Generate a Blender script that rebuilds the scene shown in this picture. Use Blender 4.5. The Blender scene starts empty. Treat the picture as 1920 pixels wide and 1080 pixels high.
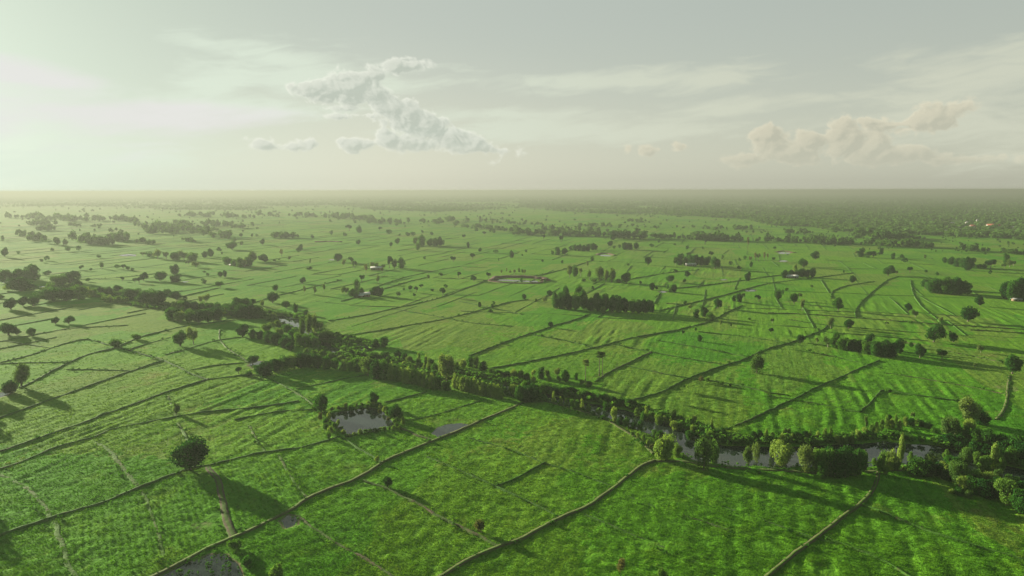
import bpy, bmesh, math, random
import numpy as np
from mathutils import Vector, Matrix
rnd = random.Random(7)
nrs = np.random.RandomState(11)
S = bpy.context.scene
COL = S.collection
R = math.radians

# ------------------------------------------------------------------ camera
CAM_H = 100.0
FPX = 1371.0                      # focal length in pixels of the 1920 px wide frame
PITCH = math.atan((540 - 357) / FPX)
ROLL = R(-0.12)
_f = Vector((0, math.cos(PITCH), -math.sin(PITCH)))
_r = Vector((1, 0, 0))
_u = _r.cross(_f)
_r2 = _r * math.cos(ROLL) + _u * math.sin(ROLL)
_u2 = _u * math.cos(ROLL) - _r * math.sin(ROLL)
cam_d = bpy.data.cameras.new('camera')
cam = bpy.data.objects.new('camera', cam_d)
COL.objects.link(cam)
m = Matrix((_r2, _u2, -_f)).transposed().to_4x4()
m.translation = Vector((0, 0, CAM_H))
cam.matrix_world = m
cam_d.sensor_width = 36.0
cam_d.lens = FPX / 1920 * 36.0
cam_d.clip_start = 1.0
cam_d.clip_end = 120000.0
S.camera = cam


def ray(px, py):
    return (_f + _r2 * ((px - 960) / FPX) + _u2 * ((540 - py) / FPX))


def at(px, py, z=0.0):
    d = ray(px, py)
    t = (z - CAM_H) / d.z
    return (d.x * t, d.y * t, z)


def metres(px, py, h):
    """size in metres of h pixels standing at ground pixel (px, py)"""
    x, y, z = at(px, py)
    return h * math.sqrt(x * x + y * y + CAM_H ** 2) / FPX


def atv(px, py):
    """vectorised at() on numpy arrays"""
    px = np.asarray(px, float); py = np.asarray(py, float)
    a = (px - 960) / FPX; b = (540 - py) / FPX
    dx = _f.x + _r2.x * a + _u2.x * b
    dy = _f.y + _r2.y * a + _u2.y * b
    dz = _f.z + _r2.z * a + _u2.z * b
    t = -CAM_H / dz
    return dx * t, dy * t


# ------------------------------------------------------------------ sun
SUN_EL = R(10.0)
SUN_AZ = R(-49.0)                 # from the viewing direction, to the sunny side
sun_dir = Vector((math.sin(SUN_AZ) * math.cos(SUN_EL), math.cos(SUN_AZ) * math.cos(SUN_EL), math.sin(SUN_EL)))
sl = bpy.data.lights.new('sun', 'SUN')
sl.energy = 5.0
sl.angle = R(0.6)
sl.color = (1.0, 0.90, 0.68)
so = bpy.data.objects.new('sun', sl)
COL.objects.link(so)
so.rotation_euler = (-sun_dir).to_track_quat('-Z', 'Y').to_euler()
so.location = (0, 0, 400)

# ------------------------------------------------------------------ node helper


class NT:
    def __init__(self, tree):
        self.t = tree; self.n = tree.nodes; self.l = tree.links

    def new(self, typ, **kw):
        nd = self.n.new(typ)
        for k, v in kw.items():
            setattr(nd, k, v)
        return nd

    def put(self, sock, v):
        if v is None:
            return
        if hasattr(v, 'is_output'):
            self.l.new(v, sock)
        else:
            sock.default_value = v

    def m(self, op, a, b=None, c=None, clamp=False):
        nd = self.new('ShaderNodeMath', operation=op, use_clamp=clamp)
        for i, v in enumerate((a, b, c)):
            self.put(nd.inputs[i], v)
        return nd.outputs[0]

    def vm(self, op, a, b=None, out=0):
        nd = self.new('ShaderNodeVectorMath', operation=op)
        self.put(nd.inputs[0], a)
        if b is not None:
            self.put(nd.inputs[3 if op == 'SCALE' else 1], b)
        return nd.outputs[out]

    def mix(self, f, a, b, blend='MIX'):
        nd = self.new('ShaderNodeMix', data_type='RGBA', blend_type=blend)
        self.put(nd.inputs[0], f)
        for i, v in ((6, a), (7, b)):
            if isinstance(v, tuple) and len(v) == 3:
                v = (*v, 1)
            self.put(nd.inputs[i], v)
        return nd.outputs[2]

    def ss(self, v, a, b, lo=0.0, hi=1.0):
        nd = self.new('ShaderNodeMapRange', interpolation_type='SMOOTHSTEP')
        self.put(nd.inputs[0], v)
        nd.inputs[1].default_value = a; nd.inputs[2].default_value = b
        nd.inputs[3].default_value = lo; nd.inputs[4].default_value = hi
        return nd.outputs[0]

    def noise(self, vec, scale, detail=3, rough=0.5, out=0, dist=0.0):
        nd = self.new('ShaderNodeTexNoise')
        self.put(nd.inputs['Vector'], vec)
        nd.inputs['Scale'].default_value = scale
        nd.inputs['Detail'].default_value = detail
        nd.inputs['Roughness'].default_value = rough
        nd.inputs['Distortion'].default_value = dist
        return nd.outputs[out]

    def mapping(self, vec, loc=(0, 0, 0), rot=(0, 0, 0), scale=(1, 1, 1), typ='POINT'):
        nd = self.new('ShaderNodeMapping', vector_type=typ)
        self.put(nd.inputs['Vector'], vec)
        nd.inputs['Location'].default_value = loc
        nd.inputs['Rotation'].default_value = rot
        nd.inputs['Scale'].default_value = scale
        return nd.outputs[0]


# ------------------------------------------------------------------ world: sky + clouds
EXPO = 1.85
S.view_settings.view_transform = 'Standard'
S.view_settings.look = 'None'
S.view_settings.exposure = EXPO
S.view_settings.gamma = 1.0
S.view_settings.use_curve_mapping = False
K = 2.0 ** -EXPO


def srgb(r, g, b):
    def f(c):
        c /= 255.0
        return c / 12.92 if c <= 0.04045 else ((c + 0.055) / 1.055) ** 2.4
    return (f(r), f(g), f(b))


SKY_STRENGTH = 0.06
world = bpy.data.worlds.new('World')
S.world = world
world.use_nodes = True
W = NT(world.node_tree)
W.n.clear()
wo = W.new('ShaderNodeOutputWorld')
bg = W.new('ShaderNodeBackground')
bg.inputs['Strength'].default_value = SKY_STRENGTH
W.l.new(bg.outputs[0], wo.inputs[0])
tc = W.new('ShaderNodeTexCoord')
sep = W.new('ShaderNodeSeparateXYZ')
W.l.new(tc.outputs['Generated'], sep.inputs[0])
zc = W.m('MAXIMUM', sep.outputs[2], 0.012)
cmb = W.new('ShaderNodeCombineXYZ')
W.l.new(sep.outputs[0], cmb.inputs[0]); W.l.new(sep.outputs[1], cmb.inputs[1]); W.l.new(zc, cmb.inputs[2])
sky = W.new('ShaderNodeTexSky', sky_type='NISHITA')
sky.sun_disc = False
sky.sun_elevation = SUN_EL
sky.sun_rotation = SUN_AZ
sky.altitude = 100
sky.air_density = 1.0
sky.dust_density = 2.0
sky.ozone_density = 1.0
W.l.new(cmb.outputs[0], sky.inputs[0])
# warm greenish air of the evening: less blue, slightly green
hs = W.new('ShaderNodeHueSaturation')
hs.inputs['Saturation'].default_value = 0.30
W.l.new(sky.outputs[0], hs.inputs['Color'])
skyc = W.mix(1.0, hs.outputs[0], (0.98, 1.04, 0.92), 'MULTIPLY')


# ---- clouds: worked out in numpy over azimuth and elevation, laid on the sky by direction
def perlin_table(seed):
    r = np.random.RandomState(seed)
    an = r.rand(256, 256).astype(np.float32) * 2 * np.pi
    return np.cos(an), np.sin(an)


class Perlin:
    def __init__(self, seed):
        self.gx, self.gy = perlin_table(seed)

    def __call__(self, x, y):
        xi = np.floor(x).astype(np.int64); yi = np.floor(y).astype(np.int64)
        fx = (x - xi).astype(np.float32); fy = (y - yi).astype(np.float32)
        u = fx ** 3 * (fx * (fx * 6 - 15) + 10); v = fy ** 3 * (fy * (fy * 6 - 15) + 10)

        def g(ix, iy, dx, dy):
            ix = ix & 255; iy = iy & 255
            return self.gx[ix, iy] * dx + self.gy[ix, iy] * dy
        a = g(xi, yi, fx, fy) * (1 - u) + g(xi + 1, yi, fx - 1, fy) * u
        b_ = g(xi, yi + 1, fx, fy - 1) * (1 - u) + g(xi + 1, yi + 1, fx - 1, fy - 1) * u
        return (a * (1 - v) + b_ * v) * 1.5


PN = Perlin(4)


def fbm(x, y, oct_, rough=0.5, billow=False):
    s_, a, t_ = 0, 1.0, 0
    for k in range(oct_):
        n = PN(x * 2 ** k + 17.3 * k, y * 2 ** k + 5.1 * k)
        if billow:
            n = np.abs(n) * 2 - 0.55
        s_ = s_ + n * a; t_ += a
        a *= rough
    return s_ / t_ * 1.6


def sst(v, a, b_):
    t_ = np.clip((v - a) / (b_ - a), 0, 1)
    return t_ * t_ * (3 - 2 * t_)


AZ0, AZ1, EL0, EL1 = R(-75), R(75), R(-1.5), R(36)
CW, CH = 3600, 900


def uv(px, py):
    d = ray(px, py).normalized()
    return math.atan2(d.x, d.y), math.asin(d.z)


def blob_field(U, V, items, soft=0.12):
    out = np.full(U.shape, -4.0, np.float32)
    for it in items:
        px, py, rx, ry = it[:4]
        rot = R(it[4]) if len(it) > 4 else 0
        u0, v0 = uv(px, py)
        du = (U - u0) * FPX; dv = (V - v0) * FPX
        c_, s_ = math.cos(rot), math.sin(rot)
        d = 1 - np.sqrt(((du * c_ + dv * s_) / rx) ** 2 + ((-du * s_ + dv * c_) / ry) ** 2)
        d = d * min(1.0, (min(rx, ry) / 22.0) ** 0.6)
        h_ = np.maximum(soft - np.abs(out - d), 0) / soft
        out = np.maximum(out, d) + h_ * h_ * soft * 0.25
    return out


CUM = [(585, 172, 40, 18), (620, 165, 55, 26, 10), (655, 166, 60, 30), (700, 178, 40, 20), (655, 204, 42, 9), (745, 126, 62, 17, 6), (700, 142, 40, 12, 15), (775, 124, 30, 16),
       (735, 203, 42, 26), (765, 228, 50, 34, -35), (805, 240, 60, 32, -30), (850, 262, 85, 26, -16), (905, 280, 66, 13, -6), (780, 268, 66, 20),
       (730, 262, 24, 20), (690, 216, 56, 7), (640, 218, 26, 5), (497, 271, 25, 12), (550, 275, 42, 12), (665, 272, 34, 14)]
CUM2 = [(1440, 252, 26, 22, 20), (1450, 275, 40, 26), (1490, 285, 60, 24), (1520, 268, 34, 26), (1572, 250, 30, 26, 20), (1590, 270, 44, 34), (1630, 280, 50, 30), (1660, 288, 50, 20),
        (1700, 288, 36, 16), (1740, 226, 60, 24, 12), (1630, 228, 38, 8), (1690, 234, 60, 10), (1395, 298, 44, 14), (1215, 285, 20, 15), (1178, 276, 9, 12),
        (1272, 278, 14, 10), (1810, 300, 60, 9), (1390, 312, 26, 10)]
CIR = [(1180, 152, 330, 24, 2), (1330, 148, 150, 20, 3), (1370, 204, 260, 15, 6), (1520, 186, 120, 8, 6), (1060, 245, 360, 34, 0), (960, 215, 240, 18, 0), (1800, 150, 170, 58, -6), (1880, 130, 120, 44, 6),
       (1790, 215, 180, 56, 0), (430, 150, 125, 46, 25), (520, 110, 130, 28, -8), (600, 150, 220, 50, 0), (480, 200, 300, 24, -2), (-200, 300, 400, 60, 0), (2100, 260, 300, 60, 0), (300, -160, 500, 60, 8), (1300, -220, 500, 70, -5)]
PINK = [(120, 206, 420, 36, 0), (20, 136, 170, 26, -8), (330, 205, 220, 20, 0), (-80, 215, 330, 60, 0)]


def make_clouds():
    ua = np.linspace(AZ0, AZ1, CW, dtype=np.float32); va = np.linspace(EL0, EL1, CH, dtype=np.float32)
    U, V = np.meshgrid(ua, va)
    rgb = np.zeros((CH, CW, 3), np.float32); al = np.zeros((CH, CW), np.float32)

    def over(col, a):
        nonlocal rgb, al
        col = np.broadcast_to(np.asarray(col, np.float32), rgb.shape)
        na = a + al * (1 - a)
        rgb = np.where(na[..., None] > 1e-4, (col * a[..., None] + rgb * (al * (1 - a))[..., None]) / np.maximum(na, 1e-4)[..., None], rgb)
        al = na
    right = sst(U, -0.45, 0.45)[..., None]
    # thin high cloud
    warp = fbm(U * 9, V * 22, 3) * 0.018
    n1 = fbm(U * 11 + V * 6 + warp * 30, V * 80 - U * 5 + warp * 40, 6, 0.6)
    n2 = fbm(U * 6 + 3, V * 30 + 9 - U * 3, 4, 0.55)
    cd = blob_field(U, V, CIR, 0.3) + n1 * 0.5 + n2 * 0.5
    base = np.array(srgb(226, 238, 220)) * (1 - right) + np.array(srgb(211, 214, 194)) * right
    over(base, sst(cd, -0.15, 0.95) * 0.72)
    pn = blob_field(U, V, PINK, 0.3) + n2 * 0.45 + n1 * 0.12
    over(srgb(233, 231, 229), sst(pn, -0.1, 0.9) * 0.8)
    # heap clouds, sunny side to the west
    for items, sc, lit_c, sh_c, amax, dx in ((CUM2, 32, (230, 223, 197), (188, 187, 168), 0.80, 0.0060), (CUM, 36, (243, 245, 231), (189, 197, 184), 0.86, 0.0050)):
        bl_ = blob_field(U, V, items)
        band = bl_ > -1.2

        def dens(o_u, o_v):
            uu = U[band] + o_u; vv = V[band] + o_v
            wx = fbm(uu * 40, vv * 40, 3) * 0.011; wy = fbm(uu * 40 + 50, vv * 40, 3) * 0.008
            return fbm((uu + wx) * sc, (vv + wy) * sc * 1.1, 6, 0.50, True) * 0.30 + fbm(uu * 22, vv * 36, 5, 0.52) * 0.46
        d0 = np.full(U.shape, -9, np.float32); d0[band] = bl_[band] + dens(0, 0)
        b1 = blob_field(U - dx, V + dx * 0.55, items)
        d1 = np.full(U.shape, -9, np.float32); d1[band] = b1[band] + dens(-dx, dx * 0.55)
        cov = sst(d0, -0.10, 0.34)
        lit = sst(d0 - d1, -0.35, 0.38)
        rim = 1 - sst(d0, 0.04, 0.34)
        k = np.clip(0.62 * lit + 0.85 * rim * (0.45 + 0.55 * lit) - 0.18 * sst(d0, 0.3, 0.9), 0, 1)[..., None]
        low = 1 - sst(V, 0.02, 0.075)          # the feet fade into the air over the horizon
        over(np.array(srgb(*sh_c)) * (1 - k) + np.array(srgb(*lit_c)) * k, cov * amax * (1 - 0.55 * low))
    px_ = np.dstack([rgb * (K / SKY_STRENGTH), al])
    im = bpy.data.images.new('clouds', CW, CH, alpha=True, float_buffer=True)
    im.colorspace_settings.name = 'Non-Color'
    im.alpha_mode = 'CHANNEL_PACKED'
    im.pixels.foreach_set(px_.astype(np.float32).ravel())
    im.pack()
    return im


def cs(rgb):
    return tuple(c * K / SKY_STRENGTH for c in srgb(*rgb))


az = W.m('ARCTAN2', sep.outputs[0], sep.outputs[1])
el = W.m('ARCSINE', sep.outputs[2])
gm = W.new('ShaderNodeGamma')
gm.inputs['Gamma'].default_value = 0.25
W.l.new(skyc, gm.inputs[0])
up = W.ss(el, 0.0, 0.24)
SK = 0.64
tint = W.mix(up, tuple(c * SK for c in (3.16, 3.20, 2.72)), tuple(c * SK for c in (2.60, 2.80, 2.58)))
tint = W.mix(W.ss(az, -0.10, -0.60), tint, tuple(c * SK for c in (2.36, 2.68, 2.36)))
skyc = W.mix(1.0, gm.outputs[0], tint, 'MULTIPLY')
# deeper overhead
skyc = W.mix(1.0, skyc, W.mix(W.ss(el, 0.30, 0.95), (1.0, 1.0, 1.0), (0.28, 0.47, 0.44)), 'MULTIPLY')
cu = W.new('ShaderNodeCombineXYZ')
W.put(cu.inputs[0], W.m('DIVIDE', W.m('SUBTRACT', az, AZ0), AZ1 - AZ0))
W.put(cu.inputs[1], W.m('DIVIDE', W.m('SUBTRACT', el, EL0), EL1 - EL0))
ti = W.new('ShaderNodeTexImage', extension='CLIP')
ti.image = make_clouds()
W.l.new(cu.outputs[0], ti.inputs[0])
skyc = W.mix(ti.outputs['Alpha'], skyc, ti.outputs['Color'])
W.l.new(skyc, bg.inputs['Color'])
world.cycles.sampling_method = 'MANUAL'
world.cycles.sample_map_resolution = 512

# ------------------------------------------------------------------ materials


def principled(name, color, rough=0.8, spec=0.2, metal=0.0):
    mt = bpy.data.materials.new(name)
    mt.use_nodes = True
    t = NT(mt.node_tree)
    b = t.n['Principled BSDF']
    b.inputs['Base Color'].default_value = (*color, 1)
    b.inputs['Roughness'].default_value = rough
    b.inputs['Specular IOR Level'].default_value = spec
    b.inputs['Metallic'].default_value = metal
    return mt, t, b


def leaf_material(name, c0, c1, transl=0.35, var=0.35):
    """leaves: two greens mixed by clump noise and by the tree, part of the light passes through"""
    mt = bpy.data.materials.new(name)
    mt.use_nodes = True
    t = NT(mt.node_tree)
    t.n.clear()
    o = t.new('ShaderNodeOutputMaterial')
    info = t.new('ShaderNodeObjectInfo')
    geo = t.new('ShaderNodeNewGeometry')
    n = t.noise(geo.outputs['Position'], 0.55, 2, 0.6)
    f = t.m('ADD', t.m('MULTIPLY', n, 0.9), t.m('MULTIPLY', t.m('SUBTRACT', info.outputs['Random'], 0.5), 0.8), clamp=True)
    f = t.ss(f, 0.15, 0.85)
    c = t.mix(f, c0, c1)
    pi = t.new('ShaderNodeHueSaturation')
    t.l.new(c, pi.inputs['Color'])
    t.put(pi.inputs['Value'], t.m('ADD', 1 - var / 2, t.m('MULTIPLY', geo.outputs['Random Per Island'], var)))
    d = t.new('ShaderNodeBsdfDiffuse')
    tr = t.new('ShaderNodeBsdfTranslucent')
    t.l.new(pi.outputs[0], d.inputs[0])
    tc_ = t.mix(1.0, pi.outputs[0], (1.25, 1.15, 0.6), 'MULTIPLY')
    t.l.new(tc_, tr.inputs[0])
    mx = t.new('ShaderNodeMixShader')
    mx.inputs[0].default_value = transl
    t.l.new(d.outputs[0], mx.inputs[1]); t.l.new(tr.outputs[0], mx.inputs[2])
    t.l.new(mx.outputs[0], o.inputs[0])
    return mt


M = {}
M['leaf_dark'] = leaf_material('leaf_dark', (0.016, 0.070, 0.014), (0.041, 0.132, 0.020), 0.40)
M['leaf_mid'] = leaf_material('leaf_mid', (0.034, 0.124, 0.016), (0.084, 0.203, 0.030), 0.42)
M['leaf_pale'] = leaf_material('leaf_pale', (0.095, 0.203, 0.035), (0.203, 0.311, 0.068), 0.42)
M['leaf_olive'] = leaf_material('leaf_olive', (0.065, 0.142, 0.032), (0.135, 0.209, 0.057), 0.40)
M['leaf_dry'] = leaf_material('leaf_dry', (0.080, 0.100, 0.036), (0.125, 0.130, 0.052))
M['leaf_far'] = leaf_material('leaf_far', (0.027, 0.097, 0.019), (0.074, 0.165, 0.035), 0.32, 0.5)
M['bark'], t, b = principled('bark', (0.13, 0.10, 0.075), 0.9)
n_ = t.noise(t.new('ShaderNodeNewGeometry').outputs['Position'], 3.0, 4)
t.l.new(t.mix(n_, (0.08, 0.065, 0.05), (0.20, 0.17, 0.13)), b.inputs['Base Color'])
M['bark_pale'], t, b = principled('bark_pale', (0.3, 0.27, 0.22), 0.85)
M['white_roof'], t, b = principled('white_roof', (0.72, 0.72, 0.70), 0.35, 0.5)
n_ = t.noise(t.new('ShaderNodeNewGeometry').outputs['Position'], 0.8, 4)
t.l.new(t.mix(n_, (0.36, 0.36, 0.35), (0.55, 0.55, 0.53)), b.inputs['Base Color'])
M['red_roof'], t, b = principled('red_roof', (0.46, 0.09, 0.05), 0.7)
n_ = t.noise(t.new('ShaderNodeNewGeometry').outputs['Position'], 0.5, 4)
t.l.new(t.mix(n_, (0.24, 0.075, 0.05), (0.34, 0.12, 0.085)), b.inputs['Base Color'])
M['grey_roof'], t, b = principled('grey_roof', (0.20, 0.21, 0.21), 0.5, 0.4)
M['wall_white'], t, b = principled('wall_white', (0.34, 0.33, 0.30), 0.85)
M['wall_wood'], t, b = principled('wall_wood', (0.22, 0.16, 0.11), 0.85)
M['dark'], t, b = principled('dark', (0.03, 0.03, 0.03), 0.6)

# water
mt, t, b = principled('water', (0.018, 0.030, 0.022), 0.03, 0.5)
M['water'] = mt
b.inputs['IOR'].default_value = 1.33
n_ = t.noise(t.new('ShaderNodeNewGeometry').outputs['Position'], 0.9, 3)
bp = t.new('ShaderNodeBump')
bp.inputs['Strength'].default_value = 0.012
bp.inputs['Distance'].default_value = 0.3
t.l.new(n_, bp.inputs['Height']); t.l.new(bp.outputs[0], b.inputs['Normal'])

# bunds and tracks
def earth(name, grass, dirt, thr, ns=0.6):
    mt, t, b = principled(name, dirt, 0.95, 0.1)
    pos = t.new('ShaderNodeNewGeometry').outputs['Position']
    n1 = t.noise(pos, ns, 5, 0.65)
    n2 = t.noise(pos, 0.06, 3)
    f = t.ss(t.m('ADD', n1, t.m('MULTIPLY', t.m('SUBTRACT', n2, 0.5), 0.9)), thr - 0.12, thr + 0.12)
    dcol = t.mix(t.noise(pos, 1.7, 4), tuple(c * 0.7 for c in dirt), tuple(c * 1.25 for c in dirt))
    gcol = t.mix(t.noise(pos, 0.9, 4), tuple(c * 0.7 for c in grass), tuple(c * 1.25 for c in grass))
    t.l.new(t.mix(f, gcol, dcol), b.inputs['Base Color'])
    bp = t.new('ShaderNodeBump'); bp.inputs['Strength'].default_value = 0.8; bp.inputs['Distance'].default_value = 0.4
    t.l.new(n1, bp.inputs['Height']); t.l.new(bp.outputs[0], b.inputs['Normal'])
    return mt


M['bund'] = earth('bund', (0.042, 0.115, 0.013), (0.075, 0.085, 0.034), 0.66)
M['track'] = earth('track', (0.055, 0.125, 0.016), (0.100, 0.090, 0.050), 0.60)
def rut_material():
    """two worn wheel lines with grass between and beside them"""
    mt, t, b = principled('ruts', (0.15, 0.125, 0.08), 0.95, 0.05)
    pos = t.new('ShaderNodeNewGeometry').outputs['Position']
    u = t.m('ABSOLUTE', t.new('ShaderNodeAttribute', attribute_name='across').outputs['Fac'])
    n1 = t.noise(pos, 0.8, 5, 0.65); n2 = t.noise(pos, 0.09, 3)
    rut = t.m('MULTIPLY', t.ss(u, 0.12, 0.30), t.ss(u, 0.78, 0.55))
    f = t.ss(t.m('ADD', t.m('ADD', t.m('MULTIPLY', rut, 0.55), t.m('MULTIPLY', t.m('SUBTRACT', n1, 0.5), 0.9)), t.m('MULTIPLY', t.m('SUBTRACT', n2, 0.5), 0.7)), 0.26, 0.56)
    dcol = t.mix(t.noise(pos, 1.7, 4), (0.056, 0.050, 0.030), (0.115, 0.098, 0.062))
    gcol = t.mix(t.noise(pos, 0.9, 4), (0.040, 0.095, 0.014), (0.085, 0.145, 0.026))
    t.l.new(t.mix(f, gcol, dcol), b.inputs['Base Color'])
    bp = t.new('ShaderNodeBump'); bp.inputs['Strength'].default_value = 0.8; bp.inputs['Distance'].default_value = 0.3
    t.l.new(n1, bp.inputs['Height']); t.l.new(bp.outputs[0], b.inputs['Normal'])
    return mt


M['ruts'] = rut_material()
M['soil'] = earth('soil', (0.085, 0.085, 0.035), (0.125, 0.088, 0.060), 0.25)
M['strip'] = earth('strip', (0.062, 0.150, 0.016), (0.100, 0.110, 0.042), 0.60)
M['mud'] = earth('mud', (0.055, 0.110, 0.018), (0.095, 0.080, 0.045), 0.55)
# ------------------------------------------------------------------ traced lines (pixels of the 1920 x 1080 photograph)
RIVER = [(2300, 940, 9), (2080, 910, 9), (1985, 900, 8), (1915, 890, 7), (1850, 873, 7.8), (1800, 858, 9.1), (1740, 848, 11.05), (1690, 846, 11.7), (1630, 848, 11.05), (1550, 852, 9.75), (1470, 851, 9.75), (1400, 852, 10.4),
         (1345, 848, 10.4), (1300, 834, 8.45), (1262, 812, 7.8), (1225, 795, 7.8), (1190, 782, 7.15), (1150, 771, 6.5), (1100, 760, 5.2), (1050, 749, 4), (1000, 738, 4), (945, 725, 4),
         (880, 709, 2.5), (800, 694, 2.5), (730, 683, 2.5), (680, 672, 3), (630, 660, 3.5), (600, 640, 3.5), (575, 620, 4), (550, 603, 9), (525, 594, 6), (480, 588, 5), (420, 586, 5), (350, 580, 5),
         (280, 572, 5), (230, 560, 5), (180, 548, 5), (120, 542, 5), (60, 536, 6), (0, 524, 6), (-120, 505, 6), (-400, 480, 6)]
BRANCH = [(690, 655, 3), (668, 646, 4), (640, 640, 3), (610, 632, 2), (590, 628, 2)]
POND = [(614, 775), (690, 763), (713, 767), (741, 798), (690, 809), (652, 816), (636, 801)]
# shallow sheets of water: (polygon, name)
PUDDLES = [
    [(812, 812), (822, 802), (838, 796), (862, 794), (880, 797), (868, 805), (848, 813), (828, 820)],
    [(300, 1085), (340, 1062), (392, 1040), (420, 1040), (440, 1056), (452, 1085)],
    [(528, 976), (540, 966), (556, 970), (556, 984), (536, 990)],
    [(468, 684), (477, 677), (490, 678), (491, 686), (478, 690)],
    [(224, 478.4), (240, 476.5), (256, 477), (252, 480), (236, 480.4)],
    [(931, 524), (950, 524), (1005, 526.6), (1004, 529), (974, 527.8), (930, 525.6)],
    [(1122, 478), (1134, 477.5), (1146, 479), (1142, 480.6), (1128, 480)],
    [(1398, 544), (1406, 541.5), (1417, 543), (1414, 546), (1401, 546)],
    [(1458, 474), (1468, 472.6), (1483, 474), (1478, 476), (1464, 476)],
    [(1461, 488.6), (1470, 487.8), (1478, 489), (1472, 490.6), (1463, 490.4)],
    [(1236, 547.4), (1242, 545.6), (1250, 546.4), (1246, 548.6), (1239, 548.8)],
    [(616, 487.3), (622, 486), (628, 486.6), (624, 488)],
    [(340, 528), (348, 527.4), (354, 528.4), (347, 529.4)],
    [(-20, 742), (8, 735), (20, 735), (12, 741), (-20, 750)],
    [(1352, 524), (1360, 523.3), (1362, 525), (1354, 525.4)],
]
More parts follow.
